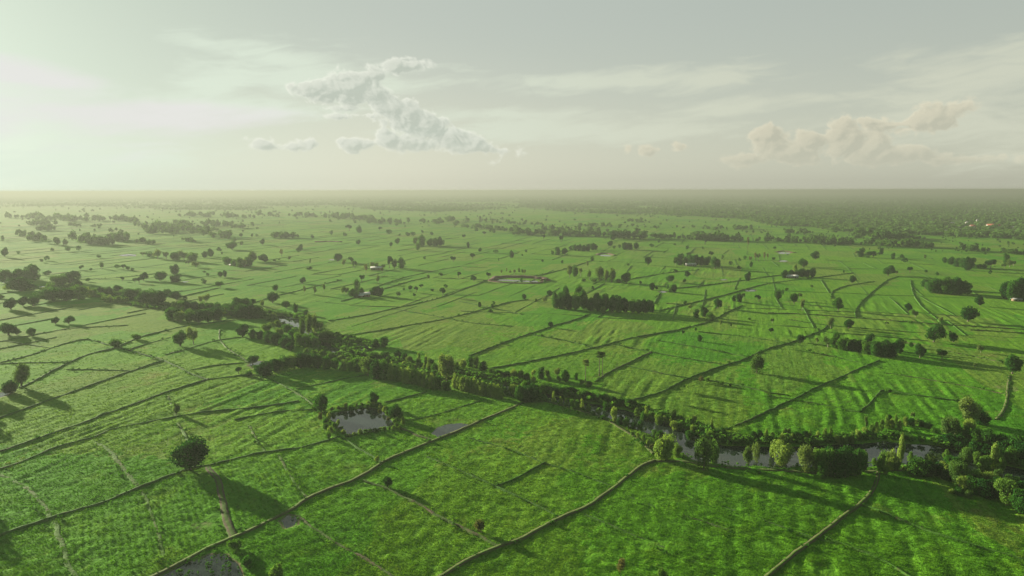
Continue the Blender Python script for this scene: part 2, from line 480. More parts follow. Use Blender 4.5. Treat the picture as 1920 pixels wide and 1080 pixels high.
# field banks: px list, width m, height m, material
BANKS = [
    ([(0, 847), (100, 812), (160, 792), (192, 777), (215, 770), (310, 737), (385, 712)], 1.6, 0.7, 'bund'),
    ([(-40, 890), (30, 870), (110, 837), (175, 820), (220, 802), (320, 784), (390, 772), (480, 764), (560, 752)], 1.5, 0.6, 'bund'),
    ([(-60, 1030), (0, 1005), (100, 970), (180, 945), (262, 914), (345, 883), (395, 872), (480, 852), (570, 838), (638, 820)], 1.7, 0.6, 'bund'),
    ([(-20, 878), (50, 915), (90, 960), (110, 1010), (145, 1090)], 2.0, 0.1, 'strip'),
    ([(176, 824), (215, 855), (258, 910)], 2.2, 0.1, 'strip'),
    ([(265, 918), (285, 965), (300, 1010), (312, 1060)], 1.4, 0.1, 'strip'),
    ([(316, 742), (322, 762), (332, 790), (346, 812), (358, 834)], 1.6, 0.1, 'strip'),
    ([(468, 798), (480, 820), (496, 848)], 1.4, 0.1, 'strip'),
    ([(520, 852), (540, 885), (556, 908), (575, 932)], 1.4, 0.1, 'strip'),
    ([(640, 822), (668, 838), (692, 852), (716, 868)], 1.3, 0.6, 'bund'),
    ([(680, 902), (720, 915), (780, 945), (840, 975), (890, 1000), (935, 1024)], 1.6, 0.5, 'mud'),
    ([(800, 857), (845, 876), (890, 895), (925, 910), (960, 926), (1020, 955), (1050, 970)], 0.9, 0.45, 'bund'),
    ([(928, 912), (960, 900), (990, 885), (1022, 868)], 1.1, 0.9, 'bund'),
    ([(880, 822), (960, 845), (1020, 868), (1090, 890), (1152, 915)], 0.8, 0.35, 'bund'),
    ([(1180, 905), (1280, 930), (1400, 965), (1500, 1000), (1640, 1040)], 1.6, 0.12, 'bund'),
    ([(1160, 922), (1200, 940), (1290, 970), (1370, 995)], 1.6, 0.12, 'bund'),
    ([(1095, 965), (1180, 1000), (1260, 1035), (1380, 1090)], 1.6, 0.12, 'bund'),
    ([(558, 968), (600, 1000), (660, 1035), (730, 1078), (760, 1100)], 1.5, 0.2, 'mud'),
    ([(1545, 1006), (1600, 1030), (1660, 1055), (1710, 1085)], 1.1, 0.45, 'bund'),
    ([(1618, 948), (1640, 955), (1740, 995), (1850, 1030), (1960, 1062)], 1.2, 0.6, 'bund'),
    ([(0, 680), (60, 665), (120, 645), (160, 637), (205, 647), (270, 665), (310, 677), (350, 697), (390, 712)], 1.4, 0.55, 'bund'),
    ([(40, 728), (55, 720), (100, 695), (130, 680), (165, 665), (215, 652), (265, 632), (330, 615), (375, 608), (440, 600)], 1.9, 0.75, 'bund'),
    ([(-30, 683), (0, 682), (130, 679)], 1.2, 0.5, 'bund'),
    ([(125, 693), (190, 694), (245, 696)], 1.2, 0.5, 'bund'),
    ([(-20, 790), (100, 748), (200, 712), (250, 695), (305, 676)], 1.6, 0.7, 'bund'),
    ([(355, 695), (400, 686), (470, 679)], 1.2, 0.5, 'bund'),
    ([(-20, 658), (70, 640), (105, 632)], 1.1, 0.5, 'bund'),
    ([(245, 655), (275, 645), (320, 633)], 1.1, 0.5, 'bund'),
    ([(310, 665), (350, 655), (400, 640), (455, 632)], 1.1, 0.5, 'bund'),
    ([(412, 618), (413, 640), (440, 662), (468, 680)], 1.3, 0.4, 'track'),
    ([(390, 712), (480, 704), (545, 730)], 1.0, 0.5, 'bund'),
    ([(60, 628), (140, 616), (240, 610)], 1.0, 0.45, 'bund'),
    ([(545, 730), (580, 752), (600, 772)], 1.5, 0.4, 'track'),
    ([(440, 788), (520, 772), (598, 768)], 1.1, 0.6, 'bund'),
    ([(555, 730), (640, 712), (700, 700)], 1.0, 0.5, 'bund'),
    ([(720, 755), (760, 745), (800, 735)], 1.0, 0.5, 'bund'),
    ([(740, 790), (800, 782), (900, 752)], 0.9, 0.3, 'bund'),
    ([(905, 693), (960, 684), (1060, 665), (1115, 652), (1195, 632), (1270, 619), (1330, 603), (1365, 585), (1392, 573)], 1.6, 1.1, 'bund'),
    ([(627, 633), (700, 622), (755, 612), (815, 602), (870, 590), (910, 579), (955, 567), (990, 562)], 1.4, 0.9, 'bund'),
    ([(617, 602), (690, 590), (737, 579), (775, 571), (830, 557), (890, 535), (915, 525)], 1.4, 0.9, 'bund'),
    ([(880, 668), (960, 637), (1012, 620), (1035, 612), (1077, 600), (1107, 589)], 1.3, 0.8, 'bund'),
    ([(1180, 751), (1235, 737), (1292, 710), (1360, 685), (1400, 672), (1440, 655), (1490, 640), (1545, 617), (1557, 600)], 1.9, 1.1, 'bund'),
    ([(1360, 806), (1400, 790), (1440, 772), (1495, 745), (1550, 718), (1600, 697), (1648, 676)], 1.6, 1.0, 'bund'),
    ([(1612, 774), (1630, 757), (1645, 740), (1660, 732), (1720, 742), (1800, 752)], 1.5, 1.0, 'bund'),
    ([(1115, 716), (1145, 696), (1177, 681), (1222, 660)], 1.5, 0.7, 'track'),
    ([(1000, 628), (1065, 640), (1115, 653)], 0.9, 0.6, 'bund'),
    ([(1155, 647), (1210, 658), (1285, 672), (1360, 684)], 1.0, 0.5, 'bund'),
    ([(1175, 686), (1240, 700), (1295, 710)], 1.0, 0.6, 'bund'),
    ([(1300, 710), (1370, 720), (1440, 736), (1480, 742)], 1.2, 0.6, 'bund'),
    ([(1230, 638), (1330, 655), (1400, 670)], 1.0, 0.45, 'bund'),
    ([(1310, 622), (1400, 632), (1500, 648)], 1.0, 0.4, 'bund'),
    ([(1440, 742), (1530, 757), (1612, 774)], 1.0, 0.5, 'bund'),
    ([(1660, 700), (1760, 715), (1890, 740)], 1.2, 0.3, 'mud'),
    ([(1480, 655), (1560, 668), (1650, 690)], 1.0, 0.3, 'bund'),
    ([(1707, 525), (1710, 540), (1714, 555), (1730, 577), (1747, 590), (1767, 608)], 1.5, 0.7, 'bund'),
    ([(1604, 597), (1605, 580), (1620, 562), (1645, 540), (1665, 525), (1685, 519)], 1.3, 0.7, 'bund'),
    ([(1558, 560), (1562, 546), (1588, 536), (1640, 528)], 1.2, 0.7, 'bund'),
    ([(1440, 587), (1520, 590), (1600, 596), (1760, 608), (1920, 618), (1990, 622)], 2.0, 0.8, 'mud'),
    ([(1267, 541), (1322, 535), (1385, 527), (1440, 519), (1500, 512)], 1.6, 1.0, 'bund'),
    ([(1240, 582), (1315, 564), (1360, 553), (1440, 532), (1520, 522), (1600, 512)], 1.6, 1.0, 'bund'),
    ([(1226, 570), (1232, 558), (1240, 548)], 2.2, 0.5, 'bund'),
    ([(1820, 619), (1870, 622), (1960, 628)], 1.6, 0.8, 'mud'),
    ([(1690, 640), (1760, 655), (1880, 680)], 1.5, 0.7, 'mud'),
    ([(1560, 625), (1640, 630), (1740, 640)], 1.5, 0.7, 'bund'),
    ([(1480, 600), (1570, 612), (1700, 622)], 1.3, 0.5, 'bund'),
    ([(700, 540), (760, 520), (830, 505), (860, 500)], 1.2, 0.7, 'bund'),
    ([(990, 520), (1030, 512), (1060, 504), (1100, 492), (1112, 488)], 1.5, 0.8, 'bund'),
    ([(1180, 524), (1250, 512), (1310, 506)], 1.3, 0.7, 'bund'),
    ([(860, 565), (910, 575), (980, 590)], 1.0, 0.5, 'bund'),
    ([(740, 580), (800, 590), (880, 605), (960, 612)], 1.0, 0.5, 'bund'),
    ([(640, 565), (700, 548), (760, 530), (800, 520)], 1.2, 0.8, 'bund'),
    ([(420, 590), (500, 560), (560, 545), (640, 525)], 1.2, 0.8, 'bund'),
    ([(150, 525), (230, 520), (300, 512)], 1.2, 0.6, 'bund'),
    ([(345, 555), (390, 545), (412, 540)], 1.5, 0.8, 'bund'),
]
TRACKS = [
    ([(388, 876), (402, 893), (412, 912), (420, 945), (428, 980), (438, 1008)], 3.4, 0.30),
    ([(250, 1100), (290, 1080), (340, 1055), (390, 1028), (438, 1008), (480, 990), (540, 960), (578, 935), (620, 916), (665, 900), (705, 876), (730, 861), (790, 836), (820, 824), (860, 808), (900, 790), (962, 764)], 2.0, 0.75),
    ([(742, 800), (765, 808), (785, 818), (815, 827)], 2.2, 0.4),
    ([(790, 1100), (830, 1080), (880, 1050), (935, 1025), (975, 1012), (1050, 972), (1100, 950), (1145, 920), (1175, 895), (1200, 876), (1228, 864)], 2.0, 0.85),
    ([(1400, 1110), (1440, 1080), (1490, 1040), (1540, 1002), (1580, 970), (1615, 945), (1640, 915), (1648, 886)], 1.9, 0.75),
    ([(1230, 864), (1290, 866), (1340, 874), (1420, 880), (1500, 884), (1560, 890), (1650, 884), (1700, 880)], 3.2, 0.2),
    ([(960, 764), (1000, 750), (1040, 757), (1075, 766), (1130, 784), (1180, 812), (1205, 830), (1225, 850)], 2.2, 0.2),
    ([(590, 625), (640, 648), (700, 672), (760, 690)], 2.4, 0.3),
    ([(1893, 704), (1891, 725), (1889, 745), (1884, 765), (1868, 787)], 2.0, 0.4),
    ([(560, 590), (572, 596), (590, 610)], 2.0, 0.3),
]

# ------------------------------------------------------------------ value noise


class VNoise:
    def __init__(self, seed):
        self.t = np.random.RandomState(seed).rand(512, 512).astype(np.float32)

    def __call__(self, x, y):
        xi = np.floor(x).astype(np.int64); yi = np.floor(y).astype(np.int64)
        fx = (x - xi); fy = (y - yi)
        fx = fx * fx * (3 - 2 * fx); fy = fy * fy * (3 - 2 * fy)
        x0 = xi & 511; x1 = (xi + 1) & 511; y0 = yi & 511; y1 = (yi + 1) & 511
        t = self.t
        a = t[x0, y0] * (1 - fx) + t[x1, y0] * fx
        b_ = t[x0, y1] * (1 - fx) + t[x1, y1] * fx
        return a * (1 - fy) + b_ * fy


VN = VNoise(3)
VN2 = VNoise(5)


def seg_dist(x, y, pts, widths):
    """distance beyond the half width of a polyline (negative inside), for arrays"""
    best = np.full(x.shape, 1e9, np.float32)
    for (ax, ay), (bx, by), wa, wb in zip(pts[:-1], pts[1:], widths[:-1], widths[1:]):
        dx, dy = bx - ax, by - ay
        L = dx * dx + dy * dy
        t = np.clip(((x - ax) * dx + (y - ay) * dy) / L, 0, 1)
        d = np.hypot(x - ax - t * dx, y - ay - t * dy) - (wa + (wb - wa) * t)
        best = np.minimum(best, d)
    return best


def poly_dist(x, y, poly):
    """signed distance to a polygon, negative inside"""
    inside = np.zeros(x.shape, bool)
    best = np.full(x.shape, 1e9)
    n = len(poly)
    for i in range(n):
        ax, ay = poly[i]; bx, by = poly[(i + 1) % n]
        dx, dy = bx - ax, by - ay
        t = np.clip(((x - ax) * dx + (y - ay) * dy) / (dx * dx + dy * dy), 0, 1)
        best = np.minimum(best, np.hypot(x - ax - t * dx, y - ay - t * dy))
        c = ((ay > y) != (by > y))
        xx = (bx - ax) * (y - ay) / ((by - ay) if abs(by - ay) > 1e-9 else 1e-9) + ax
        inside ^= c & (x < xx)
    return np.where(inside, -best, best)


def pts2d(pl):
    return [at(p[0], p[1])[:2] for p in pl]


riv = pts2d(RIVER); rivw = [p[2] for p in RIVER]
bra = pts2d(BRANCH); braw = [p[2] for p in BRANCH]
pond = pts2d(POND)
pudd = [pts2d(p) for p in PUDDLES]

# density of far woodland, in photo pixels (values 0..1 mark how wooded the ground is)
WOOD_EDGE = [(-400, 392), (0, 386), (140, 384), (330, 392), (480, 392), (520, 386), (640, 384), (700, 392), (820, 396), (900, 392), (960, 388), (1060, 396), (1160, 400), (1300, 404), (1400, 410), (1440, 421), (1520, 424), (1560, 432), (1680, 437), (1780, 441), (1880, 446), (2000, 448), (2500, 452)]


def edge_y(px):
    return np.interp(px, [p[0] for p in WOOD_EDGE], [p[1] for p in WOOD_EDGE])


def wood_density(px, py, x, y):
    e = edge_y(px)
    n = VN(x / 260 + 40, y / 420 + 11) * 0.6 + VN(x / 90 + 4, y / 150 + 7) * 0.4
    inside = py < e
    near_edge = np.clip((e - py) / 10.0, 0, 1)
    deep = np.clip((378 - py) / 10.0, 0, 1)
    d = np.where(inside, np.clip((n - 0.33 + 0.20 * np.clip((px - 1000) / 450, -0.1, 1) + 0.30 * deep + 0.20 * np.clip((px - 1200) / 200, 0, 1) * (1 - near_edge)) * 4, 0, 1), 0)
    # clearings of rice on the sunny side
    return d


def terrain(x, y):
    """height of the soil and how bare it is, for arrays of ground points"""
    d = np.hypot(x, y); ang = np.arctan2(x, y)
    fade = np.clip(1.5 - d / 700, 0.0, 1.0)
    big = VN(x / 23, y / 23) - 0.5
    clump = VN(x / 2.6 + 9, y / 2.6) - 0.5
    tuft = VN2(x / 0.95, y / 0.95 + 31) - 0.5
    # furrows that run along the fields
    c, s_ = math.cos(FIELD_ANG), math.sin(FIELD_ANG)
    ua = x * c + y * s_; ub = -x * s_ + y * c
    wob = (VN(ua / 60, ub / 40) - 0.5) * 10
    streak = VN2(ua / 34 + 3, (ub + wob) / 2.7) - 0.5
    patch = np.clip((VN(x / 70 + 5, y / 70) - 0.35) * 3, 0, 1)
    z = fade * (0.30 * clump + 0.10 * tuft * np.clip(1.7 - d / 330, 0, 1)) + np.clip(2.2 - d / 700, 0, 1) * 0.55 * streak * patch + 0.35 * big
    z = z * np.clip((d - 5) / 60, 0, 1)
    # river, pond, puddles
    dirt = np.zeros(x.shape); pdist = np.full(x.shape, 1e3)
    sel = (d < 1500) & (np.abs(ang) < R(60))
    xs, ys = x[sel], y[sel]
    wig = (VN(xs / 5.0, ys / 5.0) - 0.5) * 3.0
    rd = np.minimum(seg_dist(xs, ys, riv, rivw), seg_dist(xs, ys, bra, braw)) + wig
    pd = poly_dist(xs, ys, pond) + wig * 0.35
    zz = z[sel]
    def carve(zz, dist, depth, bank):
        t = np.clip(dist / bank, -1.0, 1.0)
        prof = np.where(t < 0, -depth * (0.55 - 0.45 * t), -depth * 0.55 * (1 - t) ** 2)
        return np.where(dist < bank, zz * np.clip(t, 0.15, 1) + prof, zz)
    zz = carve(zz, rd, 2.6, 4.5)
    zz = carve(zz, pd, 1.2, 1.6)
    dr = np.clip(1 - np.abs(rd - 0.5) / 2.6, 0, 1) * 0.5
    dr = np.maximum(dr, np.clip(1 - np.abs(pd - 0.6) / 2.0, 0, 1) * 0.5)
    wet = np.full(xs.shape, 1e3)
    for k, p in enumerate(pudd):
        q = poly_dist(xs, ys, p) + wig * (0.35 if k < 3 else 0.1)
        wet = np.minimum(wet, q)
        zz = np.where(q < 2.0, zz * np.clip((q + 3) / 5, 0.30 if k < 3 else 0.1, 1) - 0.30 * np.clip((2 - q) / 3.0, 0, 1), zz)
        dr = np.maximum(dr, np.clip(1 - np.abs(q - 0.6) / (1.2 if k < 3 else 4.0), 0, 1) * 0.7)
    z[sel] = zz
    # dry, thin spots in the crop
    for (px, py, r) in ((375, 985, 5.5), (1890, 728, 8), (1760, 690, 5), (700, 570, 4), (330, 660, 6)):
        ox, oy, _ = at(px, py)
        q = np.hypot(xs - ox, (ys - oy)) - r + wig * 0.8
        dr = np.maximum(dr, np.clip(-q / 3.0, 0, 1) * 0.45)
    dirt[sel] = dr
    pdist[sel] = np.minimum(wet, np.minimum(rd, pd))
    return z, dirt, pdist


# ------------------------------------------------------------------ ground: one sheet out to the horizon
def build_ground():
    ds = list(np.linspace(2.0, 150, 24))[:-1]
    s = np.linspace(1 / 150.0, 1 / 4000.0, 960)
    ds += list(1.0 / s)
    ds += list(np.geomspace(4000, 42000, 46))[1:]
    ds = np.array(ds)
    fine = np.linspace(R(-42), R(42), 1150)
    coarse = np.linspace(R(42), R(318), 44)[1:-1]
    an = np.concatenate([fine, coarse])
    nr, na = len(ds), len(an)
    A, D = np.meshgrid(an, ds)
    X = (np.sin(A) * D); Y = (np.cos(A) * D)
    x = X.ravel(); y = Y.ravel(); d = D.ravel()
    z, dirt, _ = terrain(x, y)
    wood = np.zeros(x.shape)
    # woodland floor far away
    farm = (d > 1100) & (np.abs(A.ravel()) < R(70))
    xf, yf = x[farm], y[farm]
    dep = CAM_H / np.maximum(yf * math.cos(PITCH) + CAM_H * math.sin(PITCH), 1)
    pxs = 960 + FPX * xf / (yf * math.cos(PITCH) + CAM_H * math.sin(PITCH))
    pys = 540 - FPX * (yf * math.sin(PITCH) - CAM_H * math.cos(PITCH)) / (yf * math.cos(PITCH) + CAM_H * math.sin(PITCH))
    wood[farm] = wood_density(pxs, pys, xf, yf)
    co = np.stack([x, y, z], 1).astype(np.float32)
    # centre vertex closes the sheet under the camera
    idx = np.arange(nr * na).reshape(nr, na)
    a_ = idx[:-1, :]; b_ = idx[1:, :]
    quads = np.stack([a_, np.roll(a_, -1, 1), np.roll(b_, -1, 1), b_], -1).reshape(-1, 4)[:, ::-1]
    nq = len(quads)
    ctr = len(co)
    co = np.vstack([co, [[0, 0, 0]]]).astype(np.float32)
    tri = np.stack([np.full(na, ctr), np.roll(idx[0], -1), idx[0]], -1)
    me = bpy.data.meshes.new('ground')
    me.vertices.add(len(co)); me.vertices.foreach_set('co', co.ravel())
    loops = np.concatenate([quads.ravel(), tri.ravel()]).astype(np.int32)
    me.loops.add(len(loops)); me.loops.foreach_set('vertex_index', loops)
    starts = np.concatenate([np.arange(nq) * 4, nq * 4 + np.arange(na) * 3]).astype(np.int32)
    me.polygons.add(len(starts)); me.polygons.foreach_set('loop_start', starts)
    me.polygons.foreach_set('use_smooth', np.ones(len(starts), bool))
    me.update(calc_edges=True)
    for nm, arr in (('dirt', dirt), ('wood', wood)):
        at_ = me.attributes.new(nm, 'FLOAT', 'POINT')
        at_.data.foreach_set('value', np.append(arr, 0).astype(np.float32))
    o = bpy.data.objects.new('ground', me)
    COL.objects.link(o)
    o['kind'] = 'structure'
    return o


_a = Vector(at(0, 847)); _b = Vector(at(385, 712))
FIELD_ANG = math.atan2(_b.y - _a.y, _b.x - _a.x)

mt, t, b = principled('rice_ground', (0.08, 0.2, 0.02), 0.95, 0.02)
M['rice'] = mt
def rice_colour(t):
    """greens of the crop by place: plots, growth, thin and dry spots"""
    pos = t.new('ShaderNodeNewGeometry').outputs['Position']
    fl = t.mapping(pos, rot=(0, 0, -FIELD_ANG))
    nl = t.noise(pos, 0.006, 3, 0.5)
    nm = t.noise(pos, 0.045, 5, 0.65)
    nf = t.noise(pos, 0.42, 5, 0.66)
    nff = t.noise(pos, 1.9, 3, 0.6)
    st = t.noise(t.mapping(fl, scale=(0.03, 0.42, 1)), 1.0, 4, 0.6, dist=0.3)
    vor = t.new('ShaderNodeTexVoronoi', distance='CHEBYCHEV')
    t.put(vor.inputs['Vector'], t.mapping(fl, scale=(1 / 110.0, 1 / 62.0, 1)))
    vor.inputs['Scale'].default_value = 1.0
    vor.inputs['Randomness'].default_value = 0.75
    vsep = t.new('ShaderNodeSeparateColor')
    t.l.new(vor.outputs['Color'], vsep.inputs[0])
    g = t.mix(t.ss(nl, 0.3, 0.7), (0.059, 0.220, 0.010), (0.099, 0.262, 0.014))
    g = t.mix(t.m('MULTIPLY', vsep.outputs[0], 0.80), g, (0.152, 0.287, 0.023))
    g = t.mix(t.m('MULTIPLY', t.ss(vsep.outputs[1], 0.62, 0.95), 0.60), g, (0.178, 0.218, 0.048))
    g = t.mix(t.m('MULTIPLY', t.ss(nm, 0.50, 0.74), 0.65), g, (0.170, 0.287, 0.025))
    g = t.mix(t.m('MULTIPLY', t.ss(nm, 0.46, 0.26), 0.55), g, (0.043, 0.152, 0.010))
    g = t.mix(t.m('MULTIPLY', t.ss(nf, 0.54, 0.36), 0.40), g, (0.036, 0.133, 0.010))
    g = t.mix(t.m('MULTIPLY', t.ss(nff, 0.54, 0.34), 0.32), g, (0.035, 0.128, 0.010))
    g = t.mix(t.m('MULTIPLY', t.ss(st, 0.55, 0.35), 0.45), g, (0.047, 0.151, 0.013))
    brn = t.noise(pos, 0.022, 6, 0.72)
    g = t.mix(t.m('MULTIPLY', t.ss(brn, 0.57, 0.72), 0.60), g, (0.185, 0.174, 0.059))
    return pos, g, nf, nff, st


pos, g, nf, nff, st = rice_colour(t)
ad = t.new('ShaderNodeAttribute', attribute_name='dirt')
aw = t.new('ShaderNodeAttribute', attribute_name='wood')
dn = t.noise(pos, 0.35, 5, 0.65)
dcol = t.mix(dn, (0.10, 0.085, 0.05), (0.20, 0.165, 0.11))
g = t.mix(t.ss(t.m('ADD', ad.outputs['Fac'], t.m('SUBTRACT', dn, 0.5)), 0.30, 0.75), g, dcol)
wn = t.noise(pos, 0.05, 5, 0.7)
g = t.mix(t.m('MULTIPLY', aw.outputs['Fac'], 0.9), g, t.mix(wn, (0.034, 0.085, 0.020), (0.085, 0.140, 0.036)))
t.l.new(g, b.inputs['Base Color'])
b.inputs['Sheen Weight'].default_value = 0.0
b.inputs['Sheen Roughness'].default_value = 0.5
b.inputs['Sheen Tint'].default_value = (0.45, 0.85, 0.12, 1)
hgt = t.m('ADD', t.m('ADD', t.m('MULTIPLY', nf, 1.0), t.m('MULTIPLY', nff, 0.45)), t.m('MULTIPLY', st, 0.7))
bp = t.new('ShaderNodeBump')
bp.inputs['Strength'].default_value = 0.9
bp.inputs['Distance'].default_value = 0.55
t.l.new(hgt, bp.inputs['Height'])
t.l.new(bp.outputs[0], b.inputs['Normal'])
ground = build_ground()
ground.data.materials.append(M['rice'])


def mesh_from(name, verts, faces, mats, smooth=False, mat_idx=None):
    me = bpy.data.meshes.new(name)
    verts = np.asarray(verts, np.float32).reshape(-1, 3)
    me.vertices.add(len(verts)); me.vertices.foreach_set('co', verts.ravel())
    if isinstance(faces, np.ndarray):
        k = faces.shape[1]
        loops = faces.ravel().astype(np.int32)
        starts = (np.arange(len(faces)) * k).astype(np.int32)
    else:
        loops = np.array([i for f in faces for i in f], np.int32)
        starts = np.cumsum([0] + [len(f) for f in faces[:-1]]).astype(np.int32)
    me.loops.add(len(loops)); me.loops.foreach_set('vertex_index', loops)
    me.polygons.add(len(starts)); me.polygons.foreach_set('loop_start', starts)
    me.update(calc_edges=True)
    for mm in mats:
        me.materials.append(mm)
    if mat_idx is not None:
        me.polygons.foreach_set('material_index', np.asarray(mat_idx, np.int32))
    if smooth:
        me.polygons.foreach_set('use_smooth', np.ones(len(starts), bool))
    me.validate()
    return me


def link(name, me, parent=None, **props):
    o = bpy.data.objects.new(name, me)
    COL.objects.link(o)
    if parent:
        o.parent = parent
    for k, v in props.items():
        if v:
            o[k] = v
    return o


# ------------------------------------------------------------------ water
def resample(pts, step):
    out = [pts[0]]
    for p, q in zip(pts[:-1], pts[1:]):
        L = math.hypot(q[0] - p[0], q[1] - p[1])
        n = max(1, int(L / step))
        for k in range(1, n + 1):
            out.append(tuple(p[i] + (q[i] - p[i]) * k / n for i in range(len(p))))
    return out


def strip(pts, widths, z):
    v, f = [], []
    n = len(pts)
    for i, (x, y) in enumerate(pts):
        a = pts[max(i - 1, 0)]; c = pts[min(i + 1, n - 1)]
        dx, dy = c[0] - a[0], c[1] - a[1]
        L = math.hypot(dx, dy) or 1
        nx, ny = -dy / L, dx / L
        v += [(x + nx * widths[i], y + ny * widths[i], z), (x - nx * widths[i], y - ny * widths[i], z)]
        if i:
            f.append((2 * i - 2, 2 * i - 1, 2 * i + 1, 2 * i))
    return v, f


v, f = strip(riv, [w + 3.8 for w in rivw], -0.85)
link('water', mesh_from('water', v, f, [M['water']]), kind='structure')
v, f = strip(bra, [w + 3 for w in braw], -0.855)
link('water', mesh_from('water', v, f, [M['water']]), kind='structure')
cx = sum(p[0] for p in pond) / len(pond); cy = sum(p[1] for p in pond) / len(pond)
v = [(cx + (p[0] - cx) * 1.12, cy + (p[1] - cy) * 1.12, -0.40) for p in pond]
link('water', mesh_from('water', v, [tuple(range(len(v)))], [M['water']]), kind='structure')
for p in pudd:
    cx = sum(q[0] for q in p) / len(p); cy = sum(q[1] for q in p) / len(p)
    v = [(cx + (q[0] - cx) * 1.1, cy + (q[1] - cy) * 1.1, -0.10) for q in p]
    link('water', mesh_from('water', v, [tuple(range(len(v)))], [M['water']]), kind='structure')


# ------------------------------------------------------------------ banks and tracks: raised earth
def smooth_line(pts, step):
    """Catmull-Rom through the points"""
    P = [pts[0]] + list(pts) + [pts[-1]]
    out = []
    for i in range(1, len(P) - 2):
        p0, p1, p2, p3 = P[i - 1], P[i], P[i + 1], P[i + 2]
        L = math.hypot(p2[0] - p1[0], p2[1] - p1[1])
        n = max(1, int(L / step))
        for k in range(n):
            t_ = k / n
            out.append(tuple(0.5 * (2 * p1[j] + (p2[j] - p0[j]) * t_ + (2 * p0[j] - 5 * p1[j] + 4 * p2[j] - p3[j]) * t_ ** 2 + (3 * p1[j] - p0[j] - 3 * p2[j] + p3[j]) * t_ ** 3) for j in (0, 1)))
    out.append(tuple(pts[-1]))
    return out


def ridge(pts, w, h, step, flat=0.45, jit=0.25, wob=1.0):
    pl = smooth_line(pts, step)
    n = len(pl)
    prof = [(-1.0, -0.5), (-0.62, 0.55), (-flat * 0.7, 1.0), (0.0, 0.98), (flat * 0.7, 0.97), (0.62, 0.5), (1.0, -0.5)]
    V, F = [], []
    x = np.array([p[0] for p in pl]); y = np.array([p[1] for p in pl])
    side = wob * ((VN(x / 6.0, y / 6.0) - 0.5) * w * 0.9 + (VN2(x / 19.0, y / 19.0) - 0.5) * min(w, 1.5) * 1.0)
    hh = h * (1 + (VN2(x / 3.0, y / 3.0) - 0.5) * 2 * jit)
    for i in range(n):
        a = pl[max(i - 1, 0)]; c = pl[min(i + 1, n - 1)]
        dx, dy = c[0] - a[0], c[1] - a[1]
        L = math.hypot(dx, dy) or 1
        nx, ny = -dy / L, dx / L
        for k, (u, zz) in enumerate(prof):
            ww = w * (1 + rnd.uniform(-jit, jit))
            V.append((x[i] + nx * (u * ww + side[i]), y[i] + ny * (u * ww + side[i]), zz * hh[i] if zz > 0 else -0.5))
        if i:
            b0 = (i - 1) * 7; b1 = i * 7
            for k in range(6):
                F.append((b0 + k + 1, b0 + k, b1 + k, b1 + k + 1))
    return V, F


for pl, w, h, mname in BANKS:
    pts = pts2d(pl)
    w *= 0.48; h *= 0.55
    if h > 0.48:
        w *= 0.85; h *= 0.8
    dmin = min(math.hypot(*p) for p in pts)
    V, F = ridge(pts, w, h + (0.15 if h > 0.07 else 0.04), 1.2 if dmin < 500 else 3.0, jit=0.42)
    link('field_path', mesh_from('field_path', V, F, [M[mname]]), kind='structure')
for pl, w, h in TRACKS:
    pts = pts2d(pl)
    w *= 0.50; h *= 0.42
    V, F = ridge(pts, w, h + 0.15, 1.2, flat=0.8, jit=0.16, wob=0.45)
    me = mesh_from('dirt_path', V, F, [M['ruts']])
    at_ = me.attributes.new('across', 'FLOAT', 'POINT')
    at_.data.foreach_set('value', np.tile(np.array([-1, -.62, -.45, 0, .45, .62, 1], np.float32), len(V) // 7))
    link('dirt_path', me, kind='structure')

# finer banks between the distant fields: a loose grid that follows the traced field direction
GV, GF = [], []
c, s_ = math.cos(FIELD_ANG), math.sin(FIELD_ANG)


def grid_bank(u0, v0, u1, v1, w, h):
    p = [(u0 * c - v0 * s_, u0 * s_ + v0 * c), (u1 * c - v1 * s_, u1 * s_ + v1 * c)]
    for q in p:
        dd = math.hypot(*q)
        if q[1] < 300 or abs(math.atan2(q[0], q[1])) > R(42):
            return
        if seg_dist(np.array([q[0]]), np.array([q[1]]), riv, rivw)[0] < 14:
            return
    V, F = ridge(p, w, h, 12.0)
    o_ = len(GV)
    GV.extend(V); GF.extend(tuple(i + o_ for i in ff) for ff in F)


rg = random.Random(21)
u = -3000.0
lim_near = lambda x, y: math.hypot(x, y) > (560 if y > 0 else 1e9)
while u < 3200:
    vv = -3000.0
    while vv < 3200:
        du = rg.uniform(60, 140); dv = rg.uniform(24, 60)
        x0, y0 = u * c - vv * s_, u * s_ + vv * c
        if 540 < math.hypot(x0, y0) < 2600 and y0 > 0:
            big = math.hypot(x0, y0) / 900
            if rg.random() < 0.80:
                grid_bank(u, vv, u + du, vv + rg.uniform(-6, 6), 0.5 * max(1, big * 0.9), rg.uniform(0.2, 0.5))
            if rg.random() < 0.50:
                grid_bank(u, vv, u + rg.uniform(-8, 8), vv + dv, 0.5 * max(1, big * 0.9), rg.uniform(0.15, 0.4))
        vv += dv
    u += rg.uniform(80, 130)
link('field_path', mesh_from('field_path', GV, GF, [M['bund']]), kind='structure')

# mud walls round the dug ponds
for ring, w, h in (([(922, 527), (932, 521), (960, 520), (1018, 523), (1020, 527)], 5.0, 2.4), ([(918, 527), (940, 530), (980, 531.5), (1012, 530.5), (1020, 527)], 3.0, 0.9),
                   ([(1118, 479), (1124, 476), (1140, 475.6), (1152, 479)], 3.5, 1.0), ([(1452, 473), (1470, 470.8), (1490, 474)], 4, 0.8),
                   ([(590, 453.5), (615, 453), (638, 454)], 5, 1.6)):
    V, F = ridge(pts2d(ring), w, h, 4.0, flat=0.5, jit=0.3)
    link('mud_hill', mesh_from('mud_hill', V, F, [M['soil']]), kind='structure')
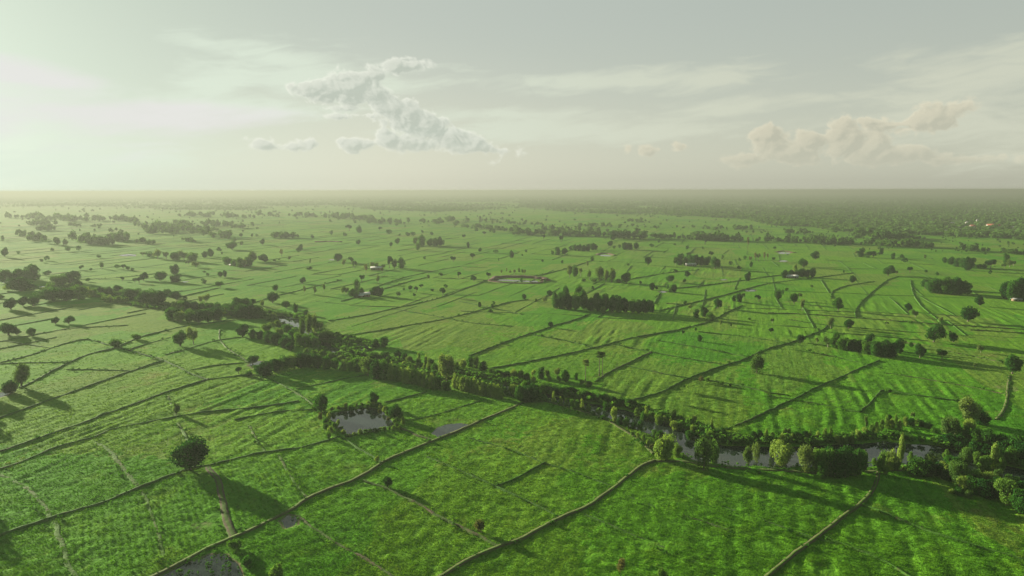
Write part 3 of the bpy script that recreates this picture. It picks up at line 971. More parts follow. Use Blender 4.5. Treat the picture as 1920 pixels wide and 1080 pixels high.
# ------------------------------------------------------------------ tree shapes (height 1, width 1, base at the origin)
def leaf_quads(centers, normals, size, r):
    n = len(centers)
    up = r.randn(n, 3)
    nn = normals + r.randn(n, 3) * 0.55
    nn /= np.linalg.norm(nn, axis=1, keepdims=True)
    t1 = np.cross(nn, up); t1 /= np.linalg.norm(t1, axis=1, keepdims=True)
    t2 = np.cross(nn, t1)
    sx = (size * r.uniform(0.6, 1.3, n))[:, None]; sy = (size * r.uniform(0.5, 1.0, n))[:, None]
    lift = nn * sx * 0.22
    v = np.stack([centers - t1 * sx - lift, centers - t2 * sy, centers + t1 * sx - lift, centers + t2 * sy], 1).reshape(-1, 3)
    return v


def crown_points(bl, n, r, shell=(0.72, 1.05)):
    """points spread over the outer part of leaf clumps bl: (x, y, z, rx, rz)"""
    bl = np.array(bl, float)
    area = (bl[:, 3] ** 2); p = area / area.sum()
    k = r.choice(len(bl), n, p=p)
    d = r.randn(n, 3); d /= np.linalg.norm(d, axis=1, keepdims=True)
    rad = r.uniform(*shell, n) * (1 + 0.10 * np.sin(d[:, 0] * 7 + k) * np.cos(d[:, 2] * 6))
    b_ = bl[k]
    off = d * rad[:, None] * np.stack([b_[:, 3], b_[:, 3], b_[:, 4]], 1)
    return b_[:, :3] + off, d


def tube(path, radii, sides=7):
    V, F = [], []
    for i, p in enumerate(path):
        p = Vector(p)
        a = Vector(path[max(i - 1, 0)]); c_ = Vector(path[min(i + 1, len(path) - 1)])
        ax = (c_ - a).normalized()
        e1 = ax.orthogonal().normalized(); e2 = ax.cross(e1)
        for k in range(sides):
            an = 2 * math.pi * k / sides
            V.append(tuple(p + (e1 * math.cos(an) + e2 * math.sin(an)) * radii[i]))
        if i:
            for k in range(sides):
                F.append(((i - 1) * sides + k, (i - 1) * sides + (k + 1) % sides, i * sides + (k + 1) % sides, i * sides + k))
    return V, F


def trunk_mesh(r, h, rad, limbs, spread, lean=0.0, mat='bark'):
    V, F = [], []
    top = (lean, r.uniform(-.02, .02), h)
    path = [(0, 0, -0.02), (lean * 0.2 + r.uniform(-.01, .01), 0, h * 0.35), (lean * 0.6, r.uniform(-.015, .015), h * 0.7), top]
    v, f = tube(path, [rad * 1.35, rad, rad * 0.85, rad * 0.65])
    V += v; F += f
    for k in range(limbs):
        an = 2 * math.pi * k / limbs + r.uniform(-.5, .5)
        s_ = spread * r.uniform(0.6, 1.1)
        z0 = h * r.uniform(0.55, 1.0)
        z1 = z0 + (0.88 - z0) * r.uniform(0.45, 0.9)
        b0 = (lean * z0 / h, 0, z0)
        mid = (lean + math.cos(an) * s_ * 0.45, math.sin(an) * s_ * 0.45, z0 + (z1 - z0) * 0.5)
        e = (lean + math.cos(an) * s_, math.sin(an) * s_, z1)
        v, f = tube([b0, mid, e], [rad * 0.55, rad * 0.38, rad * 0.15], 5)
        o_ = len(V); V += v; F += [tuple(i + o_ for i in q) for q in f]
    return mesh_from('trunk', V, F, [M[mat]], True)


def crown_mesh(bl, n, size, mats, r, shell=(0.72, 1.05)):
    cc, d = crown_points(bl, n, r, shell)
    keep = cc[:, 2] > 0.01
    cc, d = cc[keep], d[keep]
    v = leaf_quads(cc, d, size, r)
    f = np.arange(len(v)).reshape(-1, 4)
    return mesh_from('crown', v, f, [M[mats]])


def ellipsoid_blobs(r, n, zc, rx, rz, br, flat=1.0, fill=0.55):
    out = []
    while len(out) < n:
        p = r.uniform(-1, 1, 3)
        q = np.linalg.norm(p)
        if q > 1 or q < fill:
            continue
        b_ = br * r.uniform(0.7, 1.25)
        out.append((p[0] * (rx - b_ * 0.8), p[1] * (rx - b_ * 0.8), zc + p[2] * (rz - b_ * flat * 0.8), b_, b_ * flat))
    return out


def lop(r, bl):
    """an uneven outline: the crown leans, bulges and is cut away differently on each side"""
    a1, a2 = r.uniform(0, 6.28, 2)
    out = []
    for x, y, z, b_, bz in bl:
        an = math.atan2(y, x)
        k = 1 + 0.20 * math.sin(an + a1) + 0.12 * math.sin(2 * an + a2)
        zz = z + 0.07 * math.sin(an * 1.0 + a2) * math.hypot(x, y) * 2
        q = r.uniform(0.75, 1.25)
        out.append((x * k, y * k, min(max(zz, bz * q * 0.7), 1 - bz * q * 0.7), b_ * q, bz * q))
    return out


def make_shape(code, seed):
    r = np.random.RandomState(seed)
    if code == 'R':        # round, heavy crown near the ground
        bl = lop(r, ellipsoid_blobs(r, 15, 0.54, 0.47, 0.43, 0.17, 0.95) + [(0, 0, 0.5, 0.34, 0.34)])
        return crown_mesh(bl, 2900, 0.036, 'leaf_dark', r), trunk_mesh(r, 0.42, 0.035, 6, 0.26, r.uniform(-.04, .04))
    if code == 'D':        # dense and tall
        bl = lop(r, ellipsoid_blobs(r, 17, 0.52, 0.46, 0.48, 0.18, 0.95) + [(0, 0, 0.42, 0.36, 0.36), (0, 0, 0.2, 0.34, 0.2)])
        return crown_mesh(bl, 2900, 0.038, 'leaf_dark', r), trunk_mesh(r, 0.5, 0.04, 6, 0.24)
    if code == 'M':        # mid green, lumpy
        bl = lop(r, ellipsoid_blobs(r, 13, 0.54, 0.46, 0.46, 0.19, 0.95) + [(0, 0, 0.42, 0.33, 0.34), (0, 0, 0.18, 0.32, 0.18)])
        return crown_mesh(bl, 2700, 0.038, 'leaf_mid', r), trunk_mesh(r, 0.45, 0.035, 6, 0.25)
    if code == 'S':        # slender, thin paler crown with gaps
        bl = lop(r, ellipsoid_blobs(r, 13, 0.58, 0.44, 0.42, 0.16, 1.1, 0.3))
        return crown_mesh(bl, 1500, 0.036, 'leaf_olive', r, (0.4, 1.05)), trunk_mesh(r, 0.62, 0.026, 7, 0.24, r.uniform(-.05, .05), 'bark_pale')
    if code == 'C':        # pale green willowy column
        bl = [(r.uniform(-.16, .16) * (1.2 - z_), r.uniform(-.16, .16) * (1.2 - z_), z_, 0.34 * (1.12 - z_ * 0.75), 0.16) for z_ in np.linspace(0.08, 0.88, 11)]
        bl += ellipsoid_blobs(r, 7, 0.5, 0.45, 0.42, 0.14, 1.2)
        return crown_mesh(bl, 2000, 0.036, 'leaf_pale', r), trunk_mesh(r, 0.6, 0.03, 5, 0.18, r.uniform(-.04, .04))
    if code == 'L':        # big light crown of several heads
        bl = lop(r, ellipsoid_blobs(r, 14, 0.54, 0.47, 0.46, 0.165, 1.15, 0.5) + [(0, 0, 0.40, 0.28, 0.32), (0, 0, 0.16, 0.28, 0.16)])
        return crown_mesh(bl, 3000, 0.034, 'leaf_pale', r, (0.6, 1.08)), trunk_mesh(r, 0.5, 0.032, 7, 0.27, r.uniform(-.05, .05))
    if code == 'O':        # big olive and brownish crown
        bl = lop(r, ellipsoid_blobs(r, 14, 0.54, 0.46, 0.46, 0.17, 1.15, 0.45) + [(0, 0, 0.40, 0.27, 0.32)])
        return crown_mesh(bl, 2900, 0.033, 'leaf_olive', r, (0.55, 1.08)), trunk_mesh(r, 0.5, 0.032, 7, 0.27)
    if code == 'T':        # open crown on a bare trunk
        bl = lop(r, ellipsoid_blobs(r, 12, 0.66, 0.48, 0.34, 0.17, 0.85))
        return crown_mesh(bl, 2000, 0.038, 'leaf_dark', r), trunk_mesh(r, 0.58, 0.035, 6, 0.3, r.uniform(-.06, .06))
    if code == 'W':        # wide flat crown
        bl = ellipsoid_blobs(r, 18, 0.58, 0.49, 0.38, 0.14, 1.3)
        return crown_mesh(bl, 2600, 0.03, 'leaf_dark', r), trunk_mesh(r, 0.5, 0.025, 7, 0.32)
    if code == 'K':        # half bare, dry
        bl = ellipsoid_blobs(r, 13, 0.60, 0.45, 0.38, 0.16, 1.0, 0.2)
        return crown_mesh(bl, 850, 0.030, 'leaf_dry', r, (0.3, 1.1)), trunk_mesh(r, 0.6, 0.03, 9, 0.32, 0, 'bark')
    if code == 'B':        # bush
        bl = ellipsoid_blobs(r, 9, 0.48, 0.46, 0.46, 0.24, 0.95, 0.3)
        return crown_mesh(bl, 1100, 0.055, 'leaf_mid', r), None
    if code == 'E':        # pale bush
        bl = ellipsoid_blobs(r, 8, 0.48, 0.44, 0.46, 0.22, 1.1, 0.3)
        return crown_mesh(bl, 1000, 0.052, 'leaf_pale', r), None
    if code == 'H':        # reddish dry bush
        bl = ellipsoid_blobs(r, 8, 0.48, 0.44, 0.46, 0.22, 1.1, 0.3)
        return crown_mesh(bl, 700, 0.05, 'leaf_dry', r, (0.4, 1.1)), None
    if code == 'P':        # sugar palm
        V, F = [], []
        for k in range(46):
            an = r.uniform(0, 2 * math.pi); el_ = r.uniform(-0.9, 1.45)
            L = 0.135 * r.uniform(0.8, 1.1)
            d = Vector((math.cos(an) * math.cos(el_), math.sin(an) * math.cos(el_), math.sin(el_)))
            sd = d.cross(Vector((0, 0, 1))).normalized()
            up = sd.cross(d)
            c0 = Vector((0, 0, 0.86))
            hub = c0 + d * L * 0.62
            o_ = len(V)
            V.append(tuple(c0 + sd * 0.004)); V.append(tuple(c0 - sd * 0.004)); V.append(tuple(hub))
            F.append((o_, o_ + 1, o_ + 2))
            for j in range(9):       # the pleated fan
                t0 = R(-125 + 250 * j / 9); t1 = R(-125 + 250 * (j + 0.72) / 9)
                tip0 = hub + (d * math.cos(t0) + sd * math.sin(t0)) * L * 0.62 + up * r.uniform(-.02, .01)
                tip1 = hub + (d * math.cos(t1) + sd * math.sin(t1)) * L * 0.62 + up * r.uniform(-.02, .01)
                o_ = len(V)
                V += [tuple(hub), tuple(tip0), tuple(tip1)]
                F.append((o_, o_ + 1, o_ + 2))
        v, f = tube([(0, 0, -0.01), (0.012, 0, 0.3), (0.006, 0, 0.6), (0, 0, 0.86)], [0.020, 0.014, 0.0125, 0.013], 8)
        return mesh_from('crown', V, F, [M['leaf_olive']]), mesh_from('trunk', v, f, [M['bark']], True)


PAL_W = 0.27      # the palm's crown is 0.27 of its height wide; other shapes are 1 x 1
SHAPES = {}
for i_, code in enumerate('RDMSCLOTWKBEHP'):
    SHAPES[code] = [make_shape(code, 100 + i_ * 10 + k) for k in range(1 if code == 'P' else 3)]
LOW = {}


def low_mesh(code):
    """one mesh of crown and trunk for trees of a few pixels"""
    if code not in LOW:
        LOW[code] = []
        for cm, tm in SHAPES[code]:
            n = len(cm.polygons)
            v = np.zeros(len(cm.vertices) * 3, np.float32); cm.vertices.foreach_get('co', v); v = v.reshape(-1, 4, 3)
            sel = np.random.RandomState(3).choice(len(v), min(len(v), 420), replace=False)
            q = v[sel]; ctr = q.mean(1, keepdims=True); q = ctr + (q - ctr) * 1.75
            V = [tuple(p) for p in q.reshape(-1, 3)]; F = [tuple(range(4 * i, 4 * i + 4)) for i in range(len(q))]
            mi = [0] * len(F)
            mats = [cm.materials[0]]
            if False:
                tv, tf = tube([(0, 0, -0.03), (0, 0, 0.55)], [0.045, 0.03], 5)
                o_ = len(V); V += tv; F += [tuple(i + o_ for i in f) for f in tf]; mi += [1] * len(tf)
                mats.append(tm.materials[0])
            LOW[code].append(mesh_from('small_tree', V, F, mats, mat_idx=mi))
    return LOW[code]


NAME = dict(R='round_tree', D='dense_tree', M='leafy_tree', S='slender_tree', C='willowy_tree', L='pale_tree', O='olive_tree' , T='open_crowned_tree', W='spreading_tree',
            K='dry_tree', B='bush', E='pale_bush', H='dry_bush', P='palm_tree')
NAME['O'] = 'pale_tree'
CAT = dict(B='bush', E='bush', H='bush', P='palm')
LOOK = dict(R='round dark tree', D='dense dark tree', M='mid-green leafy tree', S='slender thin-leaved tree', C='pale willowy tree', L='big pale-green tree', O='olive-brown tree', T='open-crowned dark tree',
            W='wide flat-crowned tree', K='dry brownish tree', B='green bush', E='pale yellow-green bush', H='dry brownish bush', P='tall sugar palm')
ORD = ['first', 'second', 'third', 'fourth', 'fifth', 'sixth', 'seventh', 'eighth', 'ninth', 'tenth', 'eleventh', 'twelfth', 'thirteenth', 'fourteenth', 'fifteenth', 'sixteenth', 'seventeenth',
       'eighteenth', 'nineteenth', 'twentieth']
TENS = {2: 'twenty', 3: 'thirty', 4: 'forty', 5: 'fifty'}


def ordw(i):
    i += 1
    if i <= 20:
        return ORD[i - 1]
    t_, u_ = divmod(i, 10)
    if u_ == 0:
        return {3: 'thirtieth', 4: 'fortieth', 5: 'fiftieth'}[t_]
    return TENS[t_] + '-' + ORD[u_ - 1]


PLANTS = []      # (px, py, h, w, code, label, group)


def parse(s):
    out = []
    for q in s.replace('\n', ' ').split(';'):
        q = q.strip()
        if not q:
            continue
        a = q.split(',')
        out.append((float(a[0]), float(a[1]), float(a[2]), float(a[3]), a[4].strip()))
    return out


def zone(data, where, group):
    """trees of one clump: counted from its sunny end (the low sun's side)"""
    L = sorted(parse(data) if isinstance(data, str) else data)
    cnt = {}
    for p in L:
        cnt.setdefault(p[4], []).append(p)
    for p in L:
        k = cnt[p[4]]
        if len(k) == 1:
            lab = f'only {LOOK[p[4]]} {where}'
        else:
            lab = f'{ordw(k.index(p))} {LOOK[p[4]]} from sunny end {where}'
        PLANTS.append((*p[:2], p[2] * (0.84 if 'hazy' in group else 1), *p[3:], lab, group))


# --- clumps ---------------------------------------------------------------------------------------
zone('''10,532,28,24,R;30,530,24,22,R;45,530,30,24,M;60,526,34,26,D;38,545,27,34,D;62,545,13,17,R;88,517,10,14,R;14,545,14,14,E;105,536,19,22,M;118,534,20,18,M;133,530,24,30,D;143,541,17,17,R;
165,528,8,10,R;100,563,25,40,M;124,563,25,24,D;148,561,28,30,M;165,557,19,16,C;84,548,10,12,E;73,555,10,12,E;96,540,12,14,M;2,560,8,12,E;112,548,12,16,R''', 'in the hazy wood with white glints', 'trees in the hazy riverside wood')
zone('''176,556,15,14,M;190,551,15,14,D;204,551,15,14,D;220,548,15,16,R;195,565,13,14,C;207,566,14,14,C;222,567,14,16,C;236,568,13,12,E;240,563,24,22,D;255,560,24,22,M;272,570,30,26,D;285,571,30,26,M;300,569,28,24,D;
316,556,18,12,M;331,562,18,20,R;347,564,12,8,R;386,567,20,16,S;376,568,15,10,S;228,553,12,14,M;262,571,9,11,E;274,573,9,11,E''', 'in the tree belt below the hazy wood', 'trees of the hazy river belt')
zone('''322,600,20,22,M;338,602,20,22,L;355,603,21,22,M;372,604,22,24,D;390,603,24,24,D;406,600,25,22,D;326,580,14,14,C;340,581,15,16,M;352,580,15,14,D;366,579,14,14,D;380,580,14,14,M;394,582,16,16,M;408,584,16,16,M;
415,592,15,16,L''', 'in the hump-backed river wood', 'trees of the hump-backed river wood')
zone('''428,588,22,22,D;440,592,26,24,D;453,595,28,26,D;467,597,28,26,D;481,597,24,22,D;494,594,16,16,M;474,571,11,9,R;447,580,22,20,D;462,582,24,20,D''', 'in the darkest river wood', 'trees of the darkest river wood')
zone('''455,632,22,26,R;474,634,15,14,M;500,622,18,20,L;512,600,14,14,L;488,636,17,16,D;503,642,22,22,D;519,646,23,24,D;535,652,22,22,D;549,640,20,20,M;538,622,15,18,M;525,630,17,18,L;566,634,38,18,O;579,628,38,16,O;590,622,34,15,O;
600,622,22,17,S;610,640,21,30,O;560,650,30,15,M;545,658,16,18,R;572,650,22,18,M;590,648,18,16,M;520,612,12,16,E;510,615,12,16,E;625,640,13,18,O;588,600,10,9,E;577,600,10,10,E''', 'at the white river glints', 'trees round the white river glints')
zone('''497,703,27,32,D;482,698,14,14,M;514,696,23,24,D;530,692,25,26,M;548,691,28,30,L;564,690,30,28,D;580,688,30,26,D;596,690,27,22,D;612,692,22,20,M;628,692,20,18,M;645,694,20,18,C;660,695,20,18,M;672,697,18,16,M;
474,682,15,20,R;590,668,14,14,E;605,668,14,16,E;640,676,12,14,E;652,680,12,12,E;620,672,12,14,M;575,665,12,12,E''', 'on the bend above the big shadow', 'trees on the river bend')
row = []
for k, (px, py) in enumerate([(744 + i * 7.3, 714 + i * 1.55) for i in range(11)]):
    row.append((px, py + rnd.uniform(-1, 1), 29 + rnd.uniform(-4, 3), 15, 'C'))
for k, (px, py) in enumerate([(852 + i * 7.4, 729 + i * 1.6) for i in range(12)]):
    row.append((px, py + rnd.uniform(-1, 1), 25 + rnd.uniform(-3, 3), 14, 'C'))
zone(row, 'in the long even river row', 'willowy trees of the even river row')
zone('''690,704,35,32,O;705,709,35,28,D;720,711,34,24,M;734,713,33,20,C;838,714,54,38,O;822,728,26,18,D;838,732,22,18,M;940,748,22,14,C;965,744,24,20,L;976,752,30,22,D;992,753,36,30,D;1003,748,24,18,D''', 'standing in the river hedge line', 'bigger trees of the near river bank')
zone('''700,672,14,24,M;722,672,14,22,D;745,672,16,16,D;758,678,18,14,D;768,682,15,14,O;785,682,22,10,C;799,684,18,11,C;808,686,14,12,M;757,688,12,14,E;767,690,12,14,E;780,692,10,12,E;795,694,14,9,C;804,692,24,9,C;815,695,14,14,M;
868,690,18,16,L;882,688,20,14,M;893,690,24,16,O;905,694,17,16,D;857,692,14,14,E;848,694,13,14,M;920,702,12,14,M;935,705,12,16,D;950,706,12,16,D;962,708,16,16,L;975,710,16,18,L;988,712,14,14,D''', 'on the far bank past the even row', 'plants of the far river bank')
zone('''1000,705,14,12,E;1014,710,24,15,D;1026,707,15,14,O;1045,704,15,14,O;1060,716,25,20,D;1080,712,15,8,D;1030,714,12,12,E;1048,716,12,12,E;1000,716,12,12,E;1092,722,12,12,E;1104,726,12,18,O''', 'in the rough by the three palms', 'plants by the palms')
hed = []
for i in range(24):
    f_ = i / 23
    hed.append((985 + 200 * f_ + rnd.uniform(-3, 3), 728 + 36 * f_ + rnd.uniform(-3, 2), rnd.uniform(12, 18), rnd.uniform(14, 19), 'D' if i % 4 else 'M'))
zone(hed, 'in the dark hedge below the palms', 'trees of the dark bank hedge')
zone('''1010,748,16,10,C;1022,750,12,9,C;1038,752,17,12,C;1052,754,12,10,E;1062,757,12,10,E;1074,766,20,14,M;1091,766,18,13,C;1082,768,18,14,M;1103,768,11,12,E;1122,776,13,12,E;1136,766,14,14,D;1152,792,30,16,L;1163,797,18,16,D;1175,800,16,16,M;
1187,803,15,16,M;1200,806,16,15,M;1130,786,9,12,B;1112,778,8,12,B;1186,818,10,9,E;1196,822,12,10,E;1206,826,13,10,E;1216,834,10,12,E;1222,842,10,12,H;1232,824,13,10,M;1227,816,12,12,M;1240,820,13,16,D''', 'on the near bank of the open bend', 'plants of the near bank')
zone('''1195,776,12,12,E;1211,781,21,10,C;1206,784,12,12,M;1222,786,14,16,L;1236,792,17,18,L;1248,790,12,12,E;1261,787,23,17,S;1258,796,12,11,E;1265,803,14,14,L;1276,804,13,12,L;1290,808,12,12,M;1297,812,14,13,L;1303,797,20,10,S;1302,809,14,12,L;
1316,812,10,10,E;1334,806,23,8,C;1320,822,14,20,D;1295,820,13,18,D;1331,824,18,14,L;1353,818,16,14,D;1372,826,9,11,E;1345,818,12,12,M;1384,828,8,10,B;1398,826,10,11,E''', 'on the far bank of the open bend', 'plants of the far bank')
zone('''1413,824,16,14,D;1425,824,18,12,D;1437,824,19,11,C;1447,822,12,12,E;1476,822,22,18,S;1466,830,16,14,C;1485,828,14,12,C;1497,824,14,14,D;1510,822,14,14,D;1518,824,17,12,C;1533,824,14,12,C;1547,826,22,12,C;1557,822,21,11,C;1570,830,16,14,L;
1583,832,15,14,L;1598,828,18,12,C;1610,824,18,13,L;1623,806,24,9,S;1622,818,16,12,L;1634,814,18,13,L;1643,810,18,12,C;1652,808,20,12,L;1662,803,22,12,C;1673,803,16,14,L;1679,796,18,7,C;1686,806,19,11,C;1698,800,16,12,L;1708,798,14,14,D;
1719,797,11,10,E;1728,800,12,11,D;1740,804,12,14,D;1666,790,12,10,D;1712,786,14,8,S;1752,812,10,14,M''', 'along the bank above the wide water', 'plants above the wide water')
zone('''1243,862,49,50,L;1268,856,24,24,L;1319,880,60,48,O;1338,866,36,22,M;1403,866,31,22,O;1418,862,32,18,O;1465,866,36,44,L;1448,852,17,14,L;1510,886,48,34,O;1532,884,40,28,L;1548,890,50,34,M;1565,893,52,38,D;1584,894,52,38,D;1602,890,46,36,D;
1615,884,34,24,M;1620,874,27,14,L;1540,896,24,22,M''', 'on the near bank below the wide water', 'big trees of the near bank')
zone('''1650,888,42,18,L;1664,880,28,16,L;1672,882,38,18,L;1687,870,46,15,L;1680,884,26,16,O;1640,872,12,12,E;1708,862,14,12,E;1660,890,16,14,L;1694,884,10,8,E;1705,884,9,8,E''', 'in the pale stand at the water gap', 'pale trees at the water gap')
zone('''1720,892,28,36,M;1738,893,26,26,D;1745,882,30,22,O;1757,892,24,22,D;1770,880,14,16,E;1775,858,14,12,E;1788,876,20,22,M;1808,880,34,19,O;1831,866,16,16,L;1845,884,26,26,L;1860,882,40,18,L;1873,886,26,18,L;1790,900,30,22,O;1776,900,20,20,D;
1799,914,40,30,O;1812,922,24,22,L;1828,908,22,20,M;1842,906,22,20,L;1858,912,22,20,L;1873,904,20,18,O;1826,926,28,24,D;1850,932,30,26,D;1872,934,34,26,D;1888,946,38,34,L;1908,938,30,28,D;1915,962,36,36,D;1816,934,12,14,O;1797,928,12,16,M;
1783,926,10,12,E;1870,914,16,16,L;1895,915,20,20,M;1842,922,20,24,D''', 'in the thick wood by the shaded field', 'trees of the thick river wood')
zone('''1776,822,36,28,O;1790,818,32,24,O;1817,797,44,34,O;1815,818,30,18,L;1841,796,24,22,D;1806,828,22,22,M;1830,834,26,24,M;1850,838,28,26,D;1868,842,26,24,D;1780,836,22,26,D;1800,842,22,26,D;1830,856,24,26,D;1815,860,18,20,L;1886,848,26,26,D;
1906,852,30,28,D;1922,866,34,30,D;1895,866,22,22,M;1850,862,24,26,D;1870,866,20,22,M''', 'in the wood past the wide water', 'trees of the far river wood')
# pond
zone('''603,776,35,28,R;591,770,14,12,M;702,758,24,22,R;711,764,10,10,D;740,785,26,28,R;756,795,15,12,C;752,786,14,12,M;648,769,14,12,L''', 'at the square pond', 'trees at the pond')
zone('''601,790,18,10,H;611,796,14,12,B;617,788,18,12,E;626,786,12,10,B;612,806,15,13,B;620,814,17,14,E;616,822,14,12,B;628,804,14,12,B;634,798,13,9,E;640,806,8,9,B;644,814,10,10,E;649,820,8,8,B;655,819,6,9,E;664,816,6,9,E;676,814,10,11,E;686,811,7,10,B;
695,810,7,10,B;704,809,7,10,B;713,806,6,10,E;722,806,7,10,E;730,805,6,9,E;739,806,9,10,E;749,806,8,9,E;713,766,8,8,E;720,773,12,9,E;727,781,12,10,E;734,787,12,11,E;740,795,12,10,E;744,802,12,9,E;712,774,7,9,H;728,789,8,8,H;
622,770,7,10,E;634,769,8,10,E;642,768,8,10,B;658,767,9,12,B;668,764,9,9,E;679,762,8,10,E;690,760,8,9,E;699,760,9,9,E;707,762,8,9,B;660,770,10,14,B;676,767,9,14,B;692,764,9,14,B''', 'round the square pond', 'bushes round the pond')
# groves in the plain
zone('''1020,568,14,12,S;1031,556,13,14,R;1042,578,32,20,D;1054,579,36,22,D;1067,580,30,22,D;1080,581,32,22,M;1094,580,38,20,D;1108,582,28,22,D;1122,583,28,22,D;1135,583,35,18,D;1148,584,31,20,D;1160,585,25,20,M;1172,585,29,22,D;1186,586,25,20,M;1198,587,25,22,D;
1210,587,27,22,D;1220,585,25,16,D;1131,587,14,14,L;1086,568,32,18,M;1060,566,30,18,M;1120,572,24,18,D;1160,574,22,18,D''', 'in the long dark grove', 'trees of the long dark grove')
zone('''1735,541,16,18,R;1748,549,24,24,D;1760,550,25,22,D;1772,551,27,24,M;1785,552,25,24,D;1798,552,26,24,D;1810,551,20,20,D;1776,542,20,20,D;1793,543,20,18,M''', 'in the round grove by the ditch', 'trees of the round grove')
zone('''1888,561,30,20,D;1901,563,37,24,M;1915,563,38,26,D;1928,560,34,24,D''', 'in the grove cut by the frame', 'trees of the grove at the frame')
zone('''1266,498,17,11,S;1274,497,23,14,D;1285,498,15,12,D;1296,495,19,16,D;1305,498,20,14,D;1315,498,19,14,D;1324,497,17,12,D;1329,493,13,8,D;1341,504,22,22,R;1290,481,8,10,T''', 'in the white hut grove', 'trees of the white hut grove')
zone('''1471,521,16,12,D;1483,518,12,12,D;1493,518,13,12,D;1504,519,16,14,D;1513,519,15,12,D;1524,520,17,12,D;1492,511,14,9,L;1506,501,16,20,R''', 'in the small farm grove with sheds', 'trees of the small farm grove')
zone('''642,552,14,7,S;649,552,16,16,S;660,555,15,14,D;669,548,24,14,M;678,556,17,14,D;657,557,10,9,R;668,558,12,12,D;695,553,11,9,M;703,554,17,14,D;712,554,17,18,D''', 'round the lone white shed', 'trees round the lone white shed')
zone('''686,516,24,9,K;698,504,15,13,S;706,505,13,12,S;719,505,12,9,S;730,503,25,13,T;740,504,18,13,O;752,503,19,16,M;717,513,13,7,K''', 'in the ragged grove with a bright roof', 'trees of the ragged grove')
zone('''779,460,16,15,S;783,469,15,9,M;791,461,20,16,M;806,461,15,14,D;816,461,16,14,D;825,461,19,11,D;831,459,10,8,D''', 'in the open grove of the upper plain', 'trees of the open upper grove')
zone('''1036,477,9,9,D;1045,478,15,13,M;1058,478,14,14,R''', 'in the small trio grove', 'trees of the trio grove')
zone('''1070,469,10,10,D;1078,470,12,11,D;1086,470,13,12,D;1094,471,12,11,D;1103,471,14,12,D;1111,469,14,12,D;1116,468,12,10,D''', 'in the short dark row', 'trees of the short dark row')
zone('''1172,468,15,15,D;1181,468,14,13,D;1193,468,13,12,R;1162,466,8,6,R''', 'in the grove past the short dark row', 'trees of the next grove')
zone('''1068,520,24,16,S;1078,519,21,13,M;1089,518,19,11,S;1105,525,22,10,S;1094,528,7,10,B;1125,526,28,18,O;1136,528,23,13,O;1147,529,29,19,O;1174,531,20,23,R;1113,528,6,12,B;1160,530,8,14,B''', 'in the feathery eucalyptus stand', 'trees of the feathery stand')
zone('''940,515,11,6,S;950,511,10,4,S;956,513,7,6,S;965,515,12,7,S;973,513,11,6,S;980,514,11,5,S;984,516,13,8,S''', 'behind the long bright pond', 'thin trees behind the long bright pond')
zone('''1407,492,13,8,K;1416,490,18,8,K;1422,490,17,8,K;1433,489,17,7,K;1439,489,16,6,K;1402,468,26,8,K;1408,502,12,7,R''', 'in the stand of bare trunks', 'trees of the bare trunk stand')
zone('''1552,651,20,16,S;1566,653,27,20,M;1580,656,25,20,M;1596,657,22,18,D;1611,659,20,20,D;1624,663,24,20,M;1628,651,25,18,D;1641,668,27,22,D;1656,669,29,24,D;1671,669,28,22,D;1686,663,26,18,D;1693,656,18,14,S;1708,651,9,9,B''', 'in the long grove of the shaded side', 'trees of the long grove of the shaded side')
zone('''1771,493,10,9,D;1783,496,13,13,D;1795,500,16,15,D;1805,502,17,15,D;1814,507,22,17,D;1821,501,17,14,D;1835,503,9,11,B;1846,503,8,10,B;1857,504,16,18,T;1886,496,19,11,D;1893,501,13,11,S;1900,499,10,10,S;1883,503,9,9,S''', 'in the grove row by the village side', 'trees of the village side row')
zone('''1614,482,17,12,D;1637,483,12,23,W;1626,483,8,12,M;1606,477,7,8,S;1652,477,13,8,D''', 'in the group round the flat crown', 'trees round the flat crown')
zone('''268,480,9,14,S;282,482,12,14,M;296,485,20,18,S;312,486,18,16,S;330,487,20,20,M;345,488,21,20,S;360,491,22,20,M;353,497,11,9,S;368,501,13,15,S;384,483,14,12,D;395,481,18,13,D;412,472,10,11,R;416,479,10,6,S''', 'in the grove by the hazy white pool', 'trees by the hazy white pool')
zone('''427,496,16,20,M;450,501,17,18,M;467,499,19,16,D;475,491,20,22,O;493,490,14,18,R;498,492,11,11,R;440,499,12,14,M;458,500,14,14,S''', 'in the grove of the two pale roofs', 'trees of the two pale roof grove')
zone('''1098,722,46,46,P''', 'standing apart from the twin palms', '')
PLANTS[-1] = PLANTS[-1][:5] + ('single sugar palm with bushy round head near the twin palms', 'sugar palms by the river')
PLANTS.append((1123.5, 705, 44, 44, 'P', 'tall sugar palm, the one of the twin pair towards the river wood', 'sugar palms by the river'))
PLANTS.append((1129.5, 704, 42, 42, 'P', 'tall sugar palm, the one of the twin pair towards the open field', 'sugar palms by the river'))
